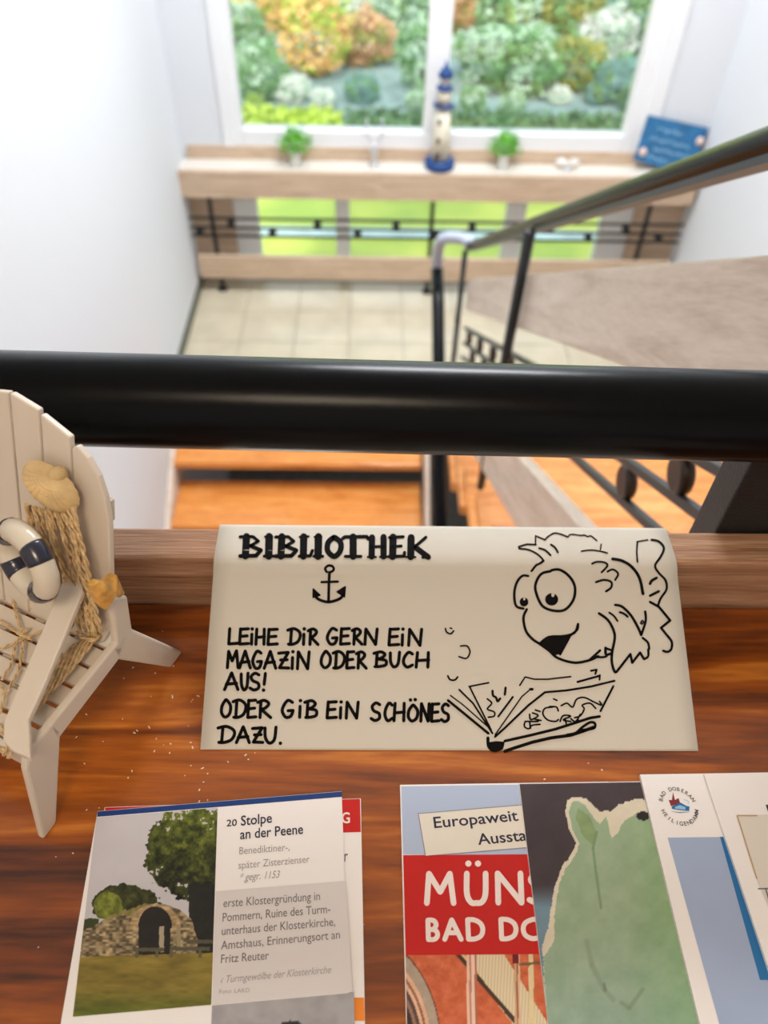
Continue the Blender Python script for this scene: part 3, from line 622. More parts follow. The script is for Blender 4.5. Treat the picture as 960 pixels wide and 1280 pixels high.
def ruin(X, Y, u, v):
    sky = C_(196, 192, 196); img = np.zeros(X.shape+(3,)); img[:] = sky + (fbm(X, Y, 3, 60)[..., None]-.5)*C_(14, 12, 14)
    n1 = fbm(X, Y, 11, 22); n2 = fbm(X, Y, 21, 7)
    d = (n1-.5)*22+(n2-.5)*12
    ex = ((X-245)/66)**2+((Y-1066)/58)**2 + d/26*.9 + (vnoise(X, Y, 7, 3.2)-.5)*.25
    tree = (ex < 1)
    tc = np.array(C_(58, 66, 20))+(n2[..., None]-.45)*C_(150, 150, 60) - np.clip((Y-1060)/60, 0, 1)[..., None]*C_(26, 30, 8) + np.clip((1060-Y)/60, 0, 1)[..., None]*C_(30, 34, 6)
    lay(img, tree & ~((n2 > .70) & (ex > .45)), tc)
    ex2 = ((X-160)/42)**2+((Y-1130)/24)**2+d/22; lay(img, ex2 < 1, C_(52, 56, 24)+(n2[..., None]-.5)*C_(80, 80, 30))
    ex3 = ((X-136)/17)**2+((Y-1132)/17)**2+d/22; lay(img, ex3 < 1, C_(110, 118, 40)+(n2[..., None]-.5)*C_(110, 110, 40))
    lay(img, (X < 118-(Y-1180)*.2) & (Y > 1150+(n1-.5)*8), C_(54, 62, 30))
    lay(img, (X > 236) & (Y > 1105) & (X < 275), C_(28, 30, 26)+(n2[..., None]-.5)*C_(20, 22, 16))
    ruinp = [(100, 1200), (104, 1165), (122, 1155), (140, 1143), (165, 1134), (180, 1129), (205, 1129), (225, 1137), (240, 1150), (246, 1172), (246, 1198), (160, 1200)]
    m = px_poly_mask(X+(n2-.5)*5, Y+(n2-.5)*5, ruinp)
    st = vnoise(X, Y*1.7, 31, 4.2); cc = C_(128, 112, 84)+(st[..., None]-.5)*C_(130, 118, 96)+(n1[..., None]-.5)*C_(50, 46, 30)
    grass = (Y < 1150+(X-140)*-.1+(n1-.5)*16) & (X < 185); cc = np.where(grass[..., None], C_(132, 122, 70)+(n2[..., None]-.5)*70, cc); lay(img, m, cc)
    ring_ = (((X-194)/32)**2+((Y-1160)/30)**2 < 1) & (Y < 1162) & m; lay(img, ring_, C_(168, 142, 104)+(st[..., None]-.5)*C_(70, 60, 50))
    arch = ((((X-194)/21)**2+((Y-1158)/25)**2 < 1) & (Y < 1160)) | ((X > 173) & (X < 213) & (Y >= 1158) & (Y < 1194)); lay(img, arch, C_(30, 26, 24)+(n2[..., None]-.5)*10)
    lay(img, (X > 199) & (X < 205) & (Y > 1158) & (Y < 1190), C_(168, 156, 130)); lay(img, (X > 221) & (X < 226) & (Y > 1155) & (Y < 1196), C_(150, 136, 104))
    gl = Y > 1196-(X-100)*.03; lay(img, gl, C_(128, 112, 44)+(fbm(X*.5, Y*1.8, 41, 16)[..., None]-.5)*C_(66, 60, 36)+np.clip((Y-1235)/30, 0, 1)[..., None]*C_(-36, -12, -16))
    for (xa, xb, yy_) in ((166, 205, 1187), (212, 262, 1186), (238, 266, 1177)): lay(img, (X > xa) & (X < xb) & (abs(Y-yy_) < 2.4), C_(84, 80, 62))
    for xa in (171, 196, 214, 250): lay(img, (abs(X-xa) < 2) & (Y > 1187) & (Y < 1197), C_(96, 88, 66))
    return img
picture(lf1, 'vault_photograph', [(120.6, 1022), (272, 1009.5), (264, 1256), (91, 1271)], ruin, 190, 290, z+.00015, 'printed photo of a stone vault ruin under trees')
def greyimg(X, Y, u, v):
    img = np.zeros(X.shape+(3,)); img[:] = C_(160, 158, 160)+(fbm(X, Y, 51, 30)[..., None]-.5)*40
    m = (((X-362)/16)**2+((Y-1288)/13)**2+(vnoise(X, Y, 5, 5)-.5)*.8 < 1); lay(img, m, C_(36, 36, 38)); return img
picture(lf1, 'grey_photograph', [(265, 1257), (442.3, 1241), (450, 1500), (256, 1500)], greyimg, 90, 120, z+.00015)
# --- timber-facade brochure
q = [(500, 981), (760, 977), (800, 1600), (516, 1600)]
z = ZT+.0022
b1 = leaflet('brochure', q, ZT+.0004, z, 'red and pale blue brochure about the Bad Doberan minster, leftmost of the right-hand fan', group='fanned brochures on the right of the table')
M['paleblue'] = plain('pale_blue_print', (176, 190, 216), .4); M['cream'] = plain('cream_print', (228, 220, 206), .45); M['tag_edge'] = plain('dark_dotted_edge', (60, 40, 60), .5)
flat(b1, 'pale_blue_field', [(501.5, 983), (760, 979), (766, 1070), (504, 1068)], M['paleblue'], z+.0001)
flat(b1, 'cream_label', [(523, 1017), (690, 1003), (700, 1056), (532, 1070)], M['cream'], z+.0003)
flat(b1, 'red_field', [(504, 1069), (766, 1067), (776, 1192), (507, 1194)], M['red'], z+.0002)
dt = MB()
for (a, b) in (((523, 1017), (690, 1003)), ((523, 1017), (532, 1070)), ((532, 1070), (700, 1056))):
    n_ = int(math.hypot(b[0]-a[0], b[1]-a[1])/2.6)
    for k in range(n_):
        t = k/n_; x, y = a[0]+(b[0]-a[0])*t, a[1]+(b[1]-a[1])*t; dt.add([at(x+dx, y+dy, z=z+.0004) for dx, dy in ((-.6, -.6), (-.6, .6), (.6, .6), (.6, -.6))], [(0, 1, 2, 3)])
dt.build('dotted_edge', M['tag_edge'], b1)
tx = MB(); text(tx, 'Europaweit einzigartige', (543, 1035), (757, 1016), 13.5, z+.0004, wt=.012); text(tx, 'Ausstattung', (598, 1056), (706, 1046), 13.5, z+.0004, wt=.012); tx.build('label_text', M['navytext'], b1)
SG = {'M': [[(0,1),(.08,0),(.5,.62),(.86,0),(1,1)]], 'U': ['s',[(.02,0),(.03,.7),(.25,.98),(.5,1),(.78,.97),(.97,.7),(.98,0)]], 'N': [[(.03,1),(.0,0),(1,1),(.95,0)]], 'S': ['s',[(.95,.1),(.5,0),(.1,.22),(.5,.5),(.95,.76),(.5,1),(.03,.9)]],
 'T': [[(0,0),(1,0)],[(.5,0),(.5,1)]], 'E': [[(1,0),(0,0),(0,1),(1,1)],[(0,.5),(.85,.5)]], 'R': [[(0,1),(0,0)],'s',[(0,0),(.6,.02),(.9,.26),(.6,.5),(0,.52)],[(.4,.52),(1,1)]],
 'B': [[(.08,1),(.03,0)],'s',[(.03,0),(.6,.03),(.85,.24),(.6,.46),(.1,.48)],'s',[(.1,.48),(.75,.52),(1,.74),(.75,.97),(.08,1)]], 'A': [[(0,1),(.42,0),(1,1)],[(.2,.66),(.8,.66)]],
 'D': [[(.06,1),(.0,0)],'s',[(0,0),(.45,.02),(.85,.2),(1,.5),(.88,.82),(.5,.98),(.06,1)]], 'O': ['s',[(.5,0),(.12,.18),(0,.5),(.12,.84),(.5,1),(.88,.84),(1,.5),(.88,.18),(.5,0)]]}
def sans(mb, ch, x0, x1, y0, y1, wd, mapf):
    cv = False
    for s_ in SG[ch]:
        if s_ == 's': cv = True; continue
        pts = [(x0+(x1-x0)*a, y0+(y1-y0)*b) for a, b in s_]
        if cv: stroke(mb, smooth(pts), wd, mapf)
        else: poly_strokes(mb, pts, wd, mapf)
        cv = False
tx = MB(); TM = lift(z+.0003)
for ch_, xa, xb in (('M', 533.5, 567), ('U', 583, 607.5), ('N', 622, 652), ('S', 661, 684), ('T', 690, 712), ('E', 720, 736), ('R', 744, 764)): sans(tx, ch_, xa, xb, 1092-(xa-533)*.005, 1129-(xa-533)*.005, 7.2, TM)
for xd in (585.5, 597.5): stroke(tx, [(xd, 1079.5)], 8, TM)
for ch_, xa, xb in (('B', 534.5, 547), ('A', 556, 576.5), ('D', 584.5, 603.5), ('D', 626, 645), ('O', 654, 680), ('B', 690, 704), ('E', 712, 724), ('R', 732, 746), ('A', 750, 768)): sans(tx, ch_, xa, xb, 1150-(xa-534)*.01, 1174.5-(xa-534)*.01, 6.2, TM)
tx.build('title_text', M['white_print'], b1, label='white capitals of the title on red')
def facade(X, Y, u, v):
    n = fbm(X, Y, 61, 9); x = (X-500)*4.8; y = (Y-1150)*4.8
    img = np.zeros(X.shape+(3,)); img[:] = C_(206, 104, 66)+(n[..., None]-.5)*46
    a = x+0*y
    arc = np.sqrt(((x+260)/1.0)**2+((y-760)/1.35)**2)
    for r_a, r_b, c in ((0, 352, C_(66, 46, 42)), (352, 372, C_(150, 120, 100)), (372, 392, C_(96, 66, 60)), (392, 410, C_(228, 184, 150)), (410, 424, C_(150, 100, 80)), (424, 445, C_(226, 178, 146)), (445, 500, C_(176, 158, 140)), (500, 508, C_(120, 70, 50))): lay(img, (arc >= r_a) & (arc < r_b), c+(n[..., None]-.5)*24)
    rib = px_poly_mask(x, y, [(430, 200), (620, 200), (900, 640), (900, 900), (690, 640), (450, 330)]); sk = .5+.5*np.sin((x+y*.05)*.33); lay(img, rib, C_(222, 204, 170)+((sk[..., None])-.5)*C_(26, 28, 30))
    dg = (x-330)*.70-(y-200)*.60; lay(img, (abs(dg-8) < 12) & (x > 320), C_(70, 50, 36)); lay(img, (dg > 20) & (dg < 34) & (x < 480), C_(226, 190, 140))
    for xa, xb, c in ((398, 414, C_(236, 196, 172)), (414, 426, C_(196, 134, 116)), (426, 446, C_(240, 206, 184)), (446, 458, C_(180, 110, 90)), (684, 696, C_(214, 170, 130)), (696, 706, C_(150, 96, 70)), (706, 718, C_(226, 186, 150)), (770, 800, C_(226, 206, 160))):
        sl = (y-200)*.012; lay(img, (x+0 > xa+sl) & (x < xb+sl), c+(n[..., None]-.5)*16)
    lay(img, (x > 676) & (x < 712) & (y < 262), C_(112, 20, 30)); lay(img, (x > 715) & (abs(y-268+(x-715)*.1) < 9), C_(120, 92, 60)); return img
picture(b1, 'facade_photograph', [(507, 1194), (776, 1192), (790, 1500), (513, 1500)], facade, 240, 230, z+.0003, 'printed photo of red and cream painted stone ribs')
# --- bear brochure
q = [(649, 979), (905, 975), (1060, 1600), (724, 1600)]
z = ZT+.0040
b2 = leaflet('brochure', q, ZT+.0023, z, 'dark brochure with a pale green bear, second in the right-hand fan', group='fanned brochures on the right of the table')
def bear(X, Y, u, v):
    x = (X-640)*3; y = (Y-960)*3; n = fbm(x, y, 71, 60); img = np.zeros(X.shape+(3,)); img[:] = C_(66, 56, 60)+(n[..., None]-.5)*10
    lay(img, (y > 480) & (x < 330), C_(112, 140, 156)+(n[..., None]-.5)*20); k = np.clip((y-440)/80, 0, 1); kk = (x < 330) & (y > 440) & (y < 520); img[kk] = (C_(66, 56, 60)*(1-k[..., None])+C_(112, 140, 156)*k[..., None])[kk]
    out = [(118, 710), (110, 680), (135, 600), (145, 520), (165, 430), (190, 365), (225, 320), (240, 280), (215, 235), (198, 160), (205, 125), (235, 106), (275, 112), (305, 140), (330, 165), (370, 160), (420, 128), (475, 114), (520, 125), (640, 160), (760, 320), (900, 960), (960, 1700), (180, 1700), (130, 1100)]
    inn = [(118, 712), (160, 640), (158, 560), (178, 430), (205, 370), (240, 320), (252, 282), (228, 235), (212, 165), (222, 130), (245, 122), (275, 140), (308, 190), (330, 210), (352, 180), (372, 262), (400, 240), (420, 200), (470, 165), (500, 190), (620, 200), (730, 320), (880, 960), (940, 1700), (190, 1700), (140, 1100)]
    d = (fbm(x, y, 81, 22)-.5)*10
    lay(img, px_poly_mask(x+d, y+d, out), C_(216, 206, 184)+(n[..., None]-.5)*20)
    g = C_(150, 172, 140)+(n[..., None]-.5)*C_(30, 24, 26)+np.clip((y-500)/500, 0, 1)[..., None]*C_(-2, 0, 14)-np.clip((x-400)/260, 0, 1)[..., None]*C_(14, 2, 18)
    lay(img, px_poly_mask(x+d, y+d, inn), g)
    ear = px_poly_mask(x+d, y+d, [(250, 150), (290, 180), (318, 240), (300, 290), (262, 250), (240, 190)]); lay(img, ear, C_(132, 156, 108)+(n[..., None]-.5)*30)
    for pts, wd, c in (([(318, 240), (304, 300), (312, 370), (334, 525)], 5, C_(112, 140, 104)), ([(280, 650), (300, 740), (345, 830), (380, 870)], 10, C_(134, 152, 128)), ([(410, 880), (440, 900), (490, 830)], 9, C_(126, 146, 118)), ([(345, 810), (350, 835)], 5, C_(104, 124, 104))):
        for i in range(len(pts)-1):
            (xa, ya), (xb, yb) = pts[i], pts[i+1]; L2 = (xb-xa)**2+(yb-ya)**2; t = np.clip(((x-xa)*(xb-xa)+(y-ya)*(yb-ya))/L2, 0, 1)
            dd = np.hypot(x-(xa+(xb-xa)*t), y-(ya+(yb-ya)*t)); a = np.clip(1.4-dd/wd, 0, 1); img[:] = img*(1-a[..., None]*.75)+c*a[..., None]*.75
    lay(img, (((x-492)/26)**2+((y-180)/17)**2 < 1), C_(36, 32, 34)); return img
picture(b2, 'bear_print', [(649.5, 980), (905, 976), (1035, 1500), (712, 1500)], bear, 240, 340, z+.0001, 'printed pale green bear on dark ground')
# --- spa town brochure
q = [(800, 968), (1075, 964), (1240, 1600), (952, 1600)]
z = ZT+.0064
b3 = leaflet('brochure', q, ZT+.0041, z, 'white brochure with round town emblem and blue field, third in the right-hand fan', group='fanned brochures on the right of the table')
M['sky_print'] = plain('soft_blue_print', (160, 176, 206), .4, var=.04, bscale=20); M['midblue'] = plain('mid_blue_print', (26, 110, 170), .4); M['maroon'] = plain('maroon_print', (130, 40, 40), .5); M['emblem'] = plain('dark_grey_print', (92, 90, 96), .5)
flat(b3, 'blue_field', [(834.5, 1047), (1100, 1044), (1230, 1590), (985, 1590)], M['sky_print'], z+.0001)
flat(b3, 'blue_stripe', [(900, 1046), (930, 1045), (985, 1225), (950, 1225)], M['midblue'], z+.00018)
E_ = lambda x, y: (800+x/6, 950+y/6)
em = MB(); c0 = at(*E_(290, 345), z=z+.0002); rr = (at(*E_(418, 345), z=z+.0002)-at(*E_(158, 345), z=z+.0002)).length/2
hh = .0021
for word, a0, a1, flip in (('BAD DOBERAN', 159, 21, False), ('HEILIGENDAMM', 198, 342, True)):
    for k, ch in enumerate(word):
        if ch == ' ': continue
        an_ = math.radians(a0+(a1-a0)*k/(len(word)-1)); vs, fs = tmesh(ch, 0, .015); xm = (min(v[0] for v in vs)+max(v[0] for v in vs))/2
        rad = Vector((math.cos(an_), math.sin(an_), 0)); tan = Vector((math.sin(an_), -math.cos(an_), 0))
        if flip: tan = -tan; upv = -rad
        else: upv = rad
        sc_ = hh/capH; em.add([c0+rad*rr+tan*(v[0]-xm)*sc_+upv*(v[1]-capH/2)*sc_ for v in vs], fs)
em.build('emblem_lettering', M['emblem'], b3, label='circular lettering BAD DOBERAN HEILIGENDAMM')
em = MB()
for poly in ([(215,300),(240,300),(248,240),(262,300),(290,285),(300,320),(270,335),(232,345)],): em.add([at(*E_(*p), z=z+.0002) for p in poly][::-1], [list(range(len(poly)))])
em.build('minster_mark', M['maroon'], b3)
em = MB()
for poly in ([(238,350),(300,318),(350,345),(372,350),(368,382),(300,375),(240,366)], [(228,384),(300,392),(385,388),(300,398)]): em.add([at(*E_(*p), z=z+.00025) for p in poly][::-1], [list(range(len(poly)))])
em.build('pavilion_mark', M['midblue'], b3)
em = MB()
for poly in ([(262,352),(300,338),(342,354),(340,372),(262,364)],): em.add([at(*E_(*p), z=z+.0003) for p in poly][::-1], [list(range(len(poly)))])
stroke(em, [E_(328,298), E_(345,300), E_(368,312), E_(362,328)], .7, lambda a, b: at(a, b, z=z+.0003))
em.build('wave_mark', M['lightblue'], b3)
# --- last white brochure, page edge lifting
q = [(880, 967), (1140, 962), (1330, 1600), (1090, 1600)]
z = ZT+.0086
b4 = leaflet('brochure', q, ZT+.0065, z, 'plain white brochure with thin tan frame, last in the right-hand fan', group='fanned brochures on the right of the table')
M['tan'] = plain('tan_print_line', (190, 160, 124), .5); M['darkp'] = plain('dark_print', (26, 34, 44), .5); M['slate'] = plain('slate_print', (96, 100, 116), .5)
flat(b4, 'cream_field', [(922, 1019), (1090, 1016), (1150, 1250), (1010, 1260), (946, 1098)], plain('ivory_print', (220, 212, 202), .45), z+.0001)
mb = MB(); T4 = lift(z+.0002)
poly_strokes(mb, [(946, 1019.5), (921.5, 1019.5), (946, 1098)], 1.8, T4); mb.build('frame_line', M['tan'], b4)
mb = MB(); poly_strokes(mb, [(948, 1111), (985, 1110)], 1.6, T4); poly_strokes(mb, [(957, 1111), (966, 1140)], 1.6, T4); mb.build('thin_lettering', M['slate'], b4)
flat(b4, 'dark_block', [(957, 1006), (990, 1005), (994, 1022), (963, 1023)], M['darkp'], z+.0002)

# ================================================================== miniature deck chair
RF = at(225, 820, z=ZT); HA = R(25)
cdv = Vector((math.sin(HA), math.cos(HA), 0)); cnv = Vector((cdv.y, -cdv.x, 0))
def Wc(a, n_, u_): return RF+cdv*a+cnv*n_+Vector((0, 0, u_))
ch = thing('miniature_garden_chair', Wc(-.06, -.065, 0), 'miniature white slatted garden chair decorated with rope and shells, standing left on the table', 'chair')
CW = -.1302
def side(name, prof, n0, n1, lab=None, bev=.0012):
    mb = MB(); mb.prism([Wc(a, n0, u_) for a, u_ in prof], cnv*(n1-n0)); return mb.build(name, M['chair'], ch, lab, bevel=bev)
legF = [(-.128, .0), (-.1175, .0), (-.0885, .0585), (-.090, .069), (-.108, .070), (-.1135, .060)]
rail = [(-.093, .0545), (-.0413, .057), (-.030, .066), (-.030, .0692), (-.0925, .0692)]
legR = [(-.0413, .057), (-.0097, 0), (.0035, 0), (-.0255, .066), (-.0205, .092), (-.0310, .100), (-.0385, .0692), (-.0425, .068)]
for k, (n0, n1) in enumerate(((-.0045, 0), (CW, CW+.0045))):
    side('leg', legF, n0+(.0005 if k else -.0), n1, bev=.0015); side('leg', legR, n0, n1, bev=.0015); side('side_rail', rail, n0, n1)
# seat slats with gaps, battens under
gaps = [-.0400, -.0530, -.0665, -.0790, -.0925]; ed = [-.029]+gaps+[-.106]
for i in range(6):
    a1, a0 = ed[i]-.0013, ed[i+1]+.0013
    mb = MB(); mb.prism([Wc(a0, -.0050, .0555), Wc(a1, -.0050, .0565), Wc(a1, CW+.0050, .0565), Wc(a0, CW+.0050, .0555)][::-1], (0, 0, .0035)); mb.build('seat_slat', M['chair'], ch, bevel=.0006)
for n_ in (-.0095, -.0260, -.0300, -.0420, -.0585, -.075, -.0915, -.107, -.120):
    mb = MB(); mb.prism([Wc(-.105, n_-.003, .0515), Wc(-.03, n_-.003, .0515), Wc(-.03, n_+.003, .0515), Wc(-.105, n_+.003, .0515)][::-1], (0, 0, .0045)); mb.build('seat_batten', M['chair'], ch)
mb = MB(); mb.prism([Wc(-.1095, -.0045, .048), Wc(-.106, -.0045, .048), Wc(-.106, CW+.0045, .048), Wc(-.1095, CW+.0045, .048)][::-1], (0, 0, .016)); mb.build('front_apron', M['chair'], ch, bevel=.001)
# back slats lying in the leaning plane
B0, B1_ = (-.040, .058), (.010, .200)
def Bk(n_, u_, off=0):      # point on the back plane at height u
    t = (u_-B0[1])/(B1_[1]-B0[1]); a = B0[0]+(B1_[0]-B0[0])*t; nn = Vector((-(.142), .050)).normalized()  # a,u components of the front normal
    return Wc(a+nn.x*off, n_, u_+nn.y*off)
tops = {0: (.1745, .1785), 1: (.1780, .1845), 2: (.1862, .1898), 3: (.1911, .1911)}
for s_ in range(6):
    k = s_ if s_ <= 2 else 5-s_; mir = s_ > 2
    nr_, nl_ = -.0275-(.0186)*(s_-1)-.0006 if s_ > 0 else -.0055, -.0275-.0186*s_+.0006
    tr_, tl_ = tops[k] if not mir else tops[k][::-1]
    if s_ == 0: poly = [Bk(-.0275+.0006, .060), Bk(-.0270, .1725), Bk(-.0242, .1749), Bk(-.0175, .1705), Bk(-.0115, .1630), Bk(-.0075, .1530), Bk(-.0055, .141), Bk(-.0055, .075), Bk(-.012, .062)]
    elif s_ == 5: poly = [Bk(CW-n_, u_) for n_, u_ in ((-.0270, .060), (-.0270, .1725), (-.0242, .1749), (-.0175, .1705), (-.0115, .1630), (-.0075, .1530), (-.0055, .141), (-.0055, .075), (-.012, .062))][::-1]
    else: poly = [Bk(nl_, .060), Bk(nl_, tl_), Bk(nr_, tr_), Bk(nr_, .060)]
    mb = MB(); mb.prism(poly, (Bk(0, .1, -.004)-Bk(0, .1, 0))); mb.build('back_slat', M['chair'], ch, bevel=.0009)
for u_ in (.078, .137):
    mb = MB(); mb.prism([Bk(-.008, u_, -.0045), Bk(-.008, u_+.012, -.0045), Bk(CW+.008, u_+.012, -.0045), Bk(CW+.008, u_, -.0045)], (Bk(0, .1, -.0035)-Bk(0, .1, 0))); mb.build('back_crossbar', M['chair'], ch, bevel=.0006)
# arms
def arm(mir):
    fn = lambda a, n_, u_: Wc(a, (n_ if not mir else CW-n_), u_)
    SL = .36; an_ = cnv.cross(cdv+Vector((0, 0, SL))).normalized(); A0 = Wc(-.11, 0, .078)
    L_ = [CAM+ray(*p)*((A0-CAM).dot(an_)/ray(*p).dot(an_)) for p in ((80, 722), (5, 900), (3, 925), (15, 938), (38, 948), (36, 898), (58, 850), (104, 738), (100, 712), (90, 706))]
    loc = [((q-RF).dot(cdv), (q-RF).dot(cnv), q.z-ZT) for q in L_]
    mb = MB(); mb.prism([fn(*l) for l in loc], (0, 0, -.0045)); return mb.build('arm', M['chair'], ch, bevel=.001)
arm(False); arm(True)
# decorations glued to the chair: rope, shells, swimming ring
def rope_line(mb, pts, rad, k=6, wob=0, seed=0):
    """twisted two-ply cord through the points"""
    rs = random.Random(seed); out = []
    for i in range(len(pts)-1):
        a, b, c, d = pts[max(i-1, 0)], pts[i], pts[i+1], pts[min(i+2, len(pts)-1)]
        for j in range(k): t = j/k; out.append(.5*((2*b)+(c-a)*t+(2*a-5*b+4*c-d)*t*t+(3*b-a-3*c+d)*t**3))
    out.append(pts[-1])
    # resample finely for twist
    L_ = 0; acc = [0]
    for i in range(1, len(out)): L_ += (out[i]-out[i-1]).length; acc.append(L_)
    n_ = max(6, int(L_/(rad*1.6))); P = []; j = 0
    for i in range(n_+1):
        s_ = L_*i/n_
        while j < len(acc)-2 and acc[j+1] < s_: j += 1
        f = (s_-acc[j])/max(acc[j+1]-acc[j], 1e-9); P.append(out[j].lerp(out[j+1], min(1, max(0, f))))
    for ph in (0, math.pi):
        q = []
        for i, p_ in enumerate(P):
            t = (P[min(i+1, n_)]-P[max(i-1, 0)]).normalized(); x = t.cross(Vector((0, 0, 1))).normalized(); y = x.cross(t)
            a = ph+i*.85; q.append(p_+(x*math.cos(a)+y*math.sin(a))*rad*.55+Vector((rs.uniform(-1, 1), rs.uniform(-1, 1), rs.uniform(-1, 1)))*wob)
        mb.tube(q, rad*.62, 5)
def bp(px, py, off=.003):      # pixel -> point just in front of the back plane
    o_ = Bk(0, .1, off); N_ = (Bk(0, .1, 1)-Bk(0, .1, 0)).normalized(); d_ = ray(px, py); return CAM+d_*((o_-CAM).dot(N_)/d_.dot(N_))
def spt(px, py, off=.002): return at(px, py, z=ZT+.060+off)
tassel = MB(); rs = random.Random(8)
for k in range(15):
    x0 = 34+k*4.3; x1 = 78+k*3.3
    pts = [bp(x0+rs.uniform(-2, 2), 640-4*abs(k-8)*.3, .006+rs.uniform(0, .004))]
    for f in (.25, .5, .75, 1): pts.append(bp(x0+(x1-x0)*f+rs.uniform(-3.5, 3.5), 636+f*(150+rs.uniform(-10, 8)), .006+rs.uniform(0, .006)*(1-f*.3)))
    rope_line(tassel, pts, .00125, wob=.00018, seed=k)
tassel.build('rope_tassel', M['rope'], ch, label='frayed natural rope hanging below the cockle shell')
rb_ = MB()
for k in range(5):
    o_ = k*5-10
    rope_line(rb_, [bp(112+o_*.4, 758, .008), spt(116+o_*.5, 792, .009), spt(98+o_*.9, 812+o_*.2, .007), spt(72+o_*.8, 845+o_*.2, .0065), spt(38+o_*.35, 890+o_*.2, .003)], .0012, seed=30+k)
rope_line(rb_, [spt(95+d_, 790, .006) for d_ in (0,)]+[spt(112, 800, .010), spt(125, 795, .008), spt(118, 786, .007)], .0013, seed=40)
for pts in ([(0,690),(10,720),(18,760),(30,800)], [(18,705),(25,730),(30,752),(45,760),(66,752)], [(0,812),(22,802),(45,792),(75,775),(92,740)], [(0,775),(20,790),(40,800)], [(2,850),(14,830),(20,805),(35,785)], [(30,742),(24,720),(20,700)],
            [(0,905),(10,925),(4,945)], [(0,915),(16,930),(10,948)], [(0,892),(5,870),(0,855)], [(0,935),(9,940)], [(30,800),(22,840),(4,872)], [(60,800),(40,830),(34,850)]):
    rope_line(rb_, [spt(x, y, .004) for x, y in pts], .0009, seed=len(pts)*7)
rb_.build('net_rope', M['rope'], ch, label='natural cord net crossing the seat')
# cockle shell
sh = MB(); sc0 = bp(66, 606, .006); ax1 = (bp(98, 634, .006)-bp(33, 583, .006)); la = ax1.length/2; ax1.normalize()
Nf = (Bk(0, .1, 1)-Bk(0, .1, 0)).normalized(); ax2 = Nf.cross(ax1).normalized(); lb = la*.64
if (bp(80, 585)-bp(66, 607)).dot(ax2) < 0: ax2 = -ax2
NU, NV = 72, 26
vs = [sc0+Nf*.0105]
for i in range(NU):
    th = 2*math.pi*i/NU
    for j in range(1, NV+1):
        t = j/NV; px_, py_ = math.cos(th)*t, math.sin(th)*t*(1+.12*math.cos(th))
        hd = math.hypot(px_-.15, py_-1.0); an2 = math.atan2(px_-.15, 1.05-py_)
        h = .0105*math.sqrt(max(0, 1-t*t))*(1+.25*max(0, py_))
        vs.append(sc0+ax1*px_*la+ax2*py_*lb+Nf*(h+.00030*math.cos(hd*40)*(1-t**6)+.00032*math.cos(an2*40)*min(1, hd*1.4)))
fs = [(0, 1+i*NV, 1+((i+1) % NU)*NV) for i in range(NU)]+[(1+i*NV+j, 1+i*NV+j+1, 1+((i+1) % NU)*NV+j+1, 1+((i+1) % NU)*NV+j) for i in range(NU) for j in range(NV-1)]
sh.add(vs, fs, True)
um = sc0+ax2*lb*.88+ax1*la*.12
for i in range(10): pass
sh.lathe(um-Nf*.001, [(.0040, 0), (.0042, .004), (.003, .0062), (.0010, .0072)], 14, Nf); sh.build('cockle_shell', M['shell'], ch, label='ribbed cream cockle shell')
sh = MB(); tr_ = MB()
# broken yellow shell at the right side of the backrest
P_ = [(116,733),(124,727),(134,728),(146,719),(151,730),(156,742),(150,747),(141,745),(138,754),(133,763),(126,756),(120,745)]
top_ = []
for k, (x, y) in enumerate(P_): q = CAM+ray(x, y)*((Wc(0, .003, 0)-CAM).dot(cnv)/ray(x, y).dot(cnv)); top_.append(q)
cq = sum(top_, Vector())/len(top_)+cnv*.0045
sh.add(top_+[cq]+[q-cnv*.004 for q in top_], [(i, (i+1) % 12, 12) for i in range(12)]+[(i, 13+i, 13+(i+1) % 12, (i+1) % 12) for i in range(12)]); sh.build('yellow_shell', M['shell2'], ch, label='broken honey yellow shell')
# swimming ring
kR = .128
rc = CAM+ray(33, 700)*.0; N2 = Nf
tdist = (bp(33, 700, .030)-CAM).length/ray(33, 700).length
PC = lambda px, py, k=0: CAM+ray(px, py)*(tdist+k)
c0 = PC(33, 701); maj = PC(54, 738)-PC(11, 664); Rr = maj.length/2; e1 = maj.normalized()
mn = (PC(52, 692)-PC(22, 706)); sm_ = mn.length/2; e2p = (mn-e1*mn.dot(e1)).normalized()
vdir = ray(33, 700).normalized(); cosT = min(.95, sm_/Rr*1.0); sinT = math.sqrt(1-cosT**2)
vd = -vdir; e2 = (e2p*cosT+vd*sinT).normalized()
RT = .0062; segs = 64
def ring_arc(mb, a0, a1, rad, n_=20):
    pts = [c0+e1*math.cos(a0+(a1-a0)*k/n_)*Rr+e2*math.sin(a0+(a1-a0)*k/n_)*Rr for k in range(n_+1)]; mb.tube(pts, rad, 14)
full = MB(); full.tube([c0+e1*math.cos(2*math.pi*k/segs)*Rr+e2*math.sin(2*math.pi*k/segs)*Rr for k in range(segs)], RT, 14, closed=True)
ro = full.build('swim_ring', M['ring'], ch, label='small ivory lifebuoy')
for k in range(4):
    b_ = MB(); ring_arc(b_, k*math.pi/2-.27, k*math.pi/2+.27, RT*1.04, 6); b_.build('navy_band', M['navy'], ro, label='navy band of the lifebuoy')

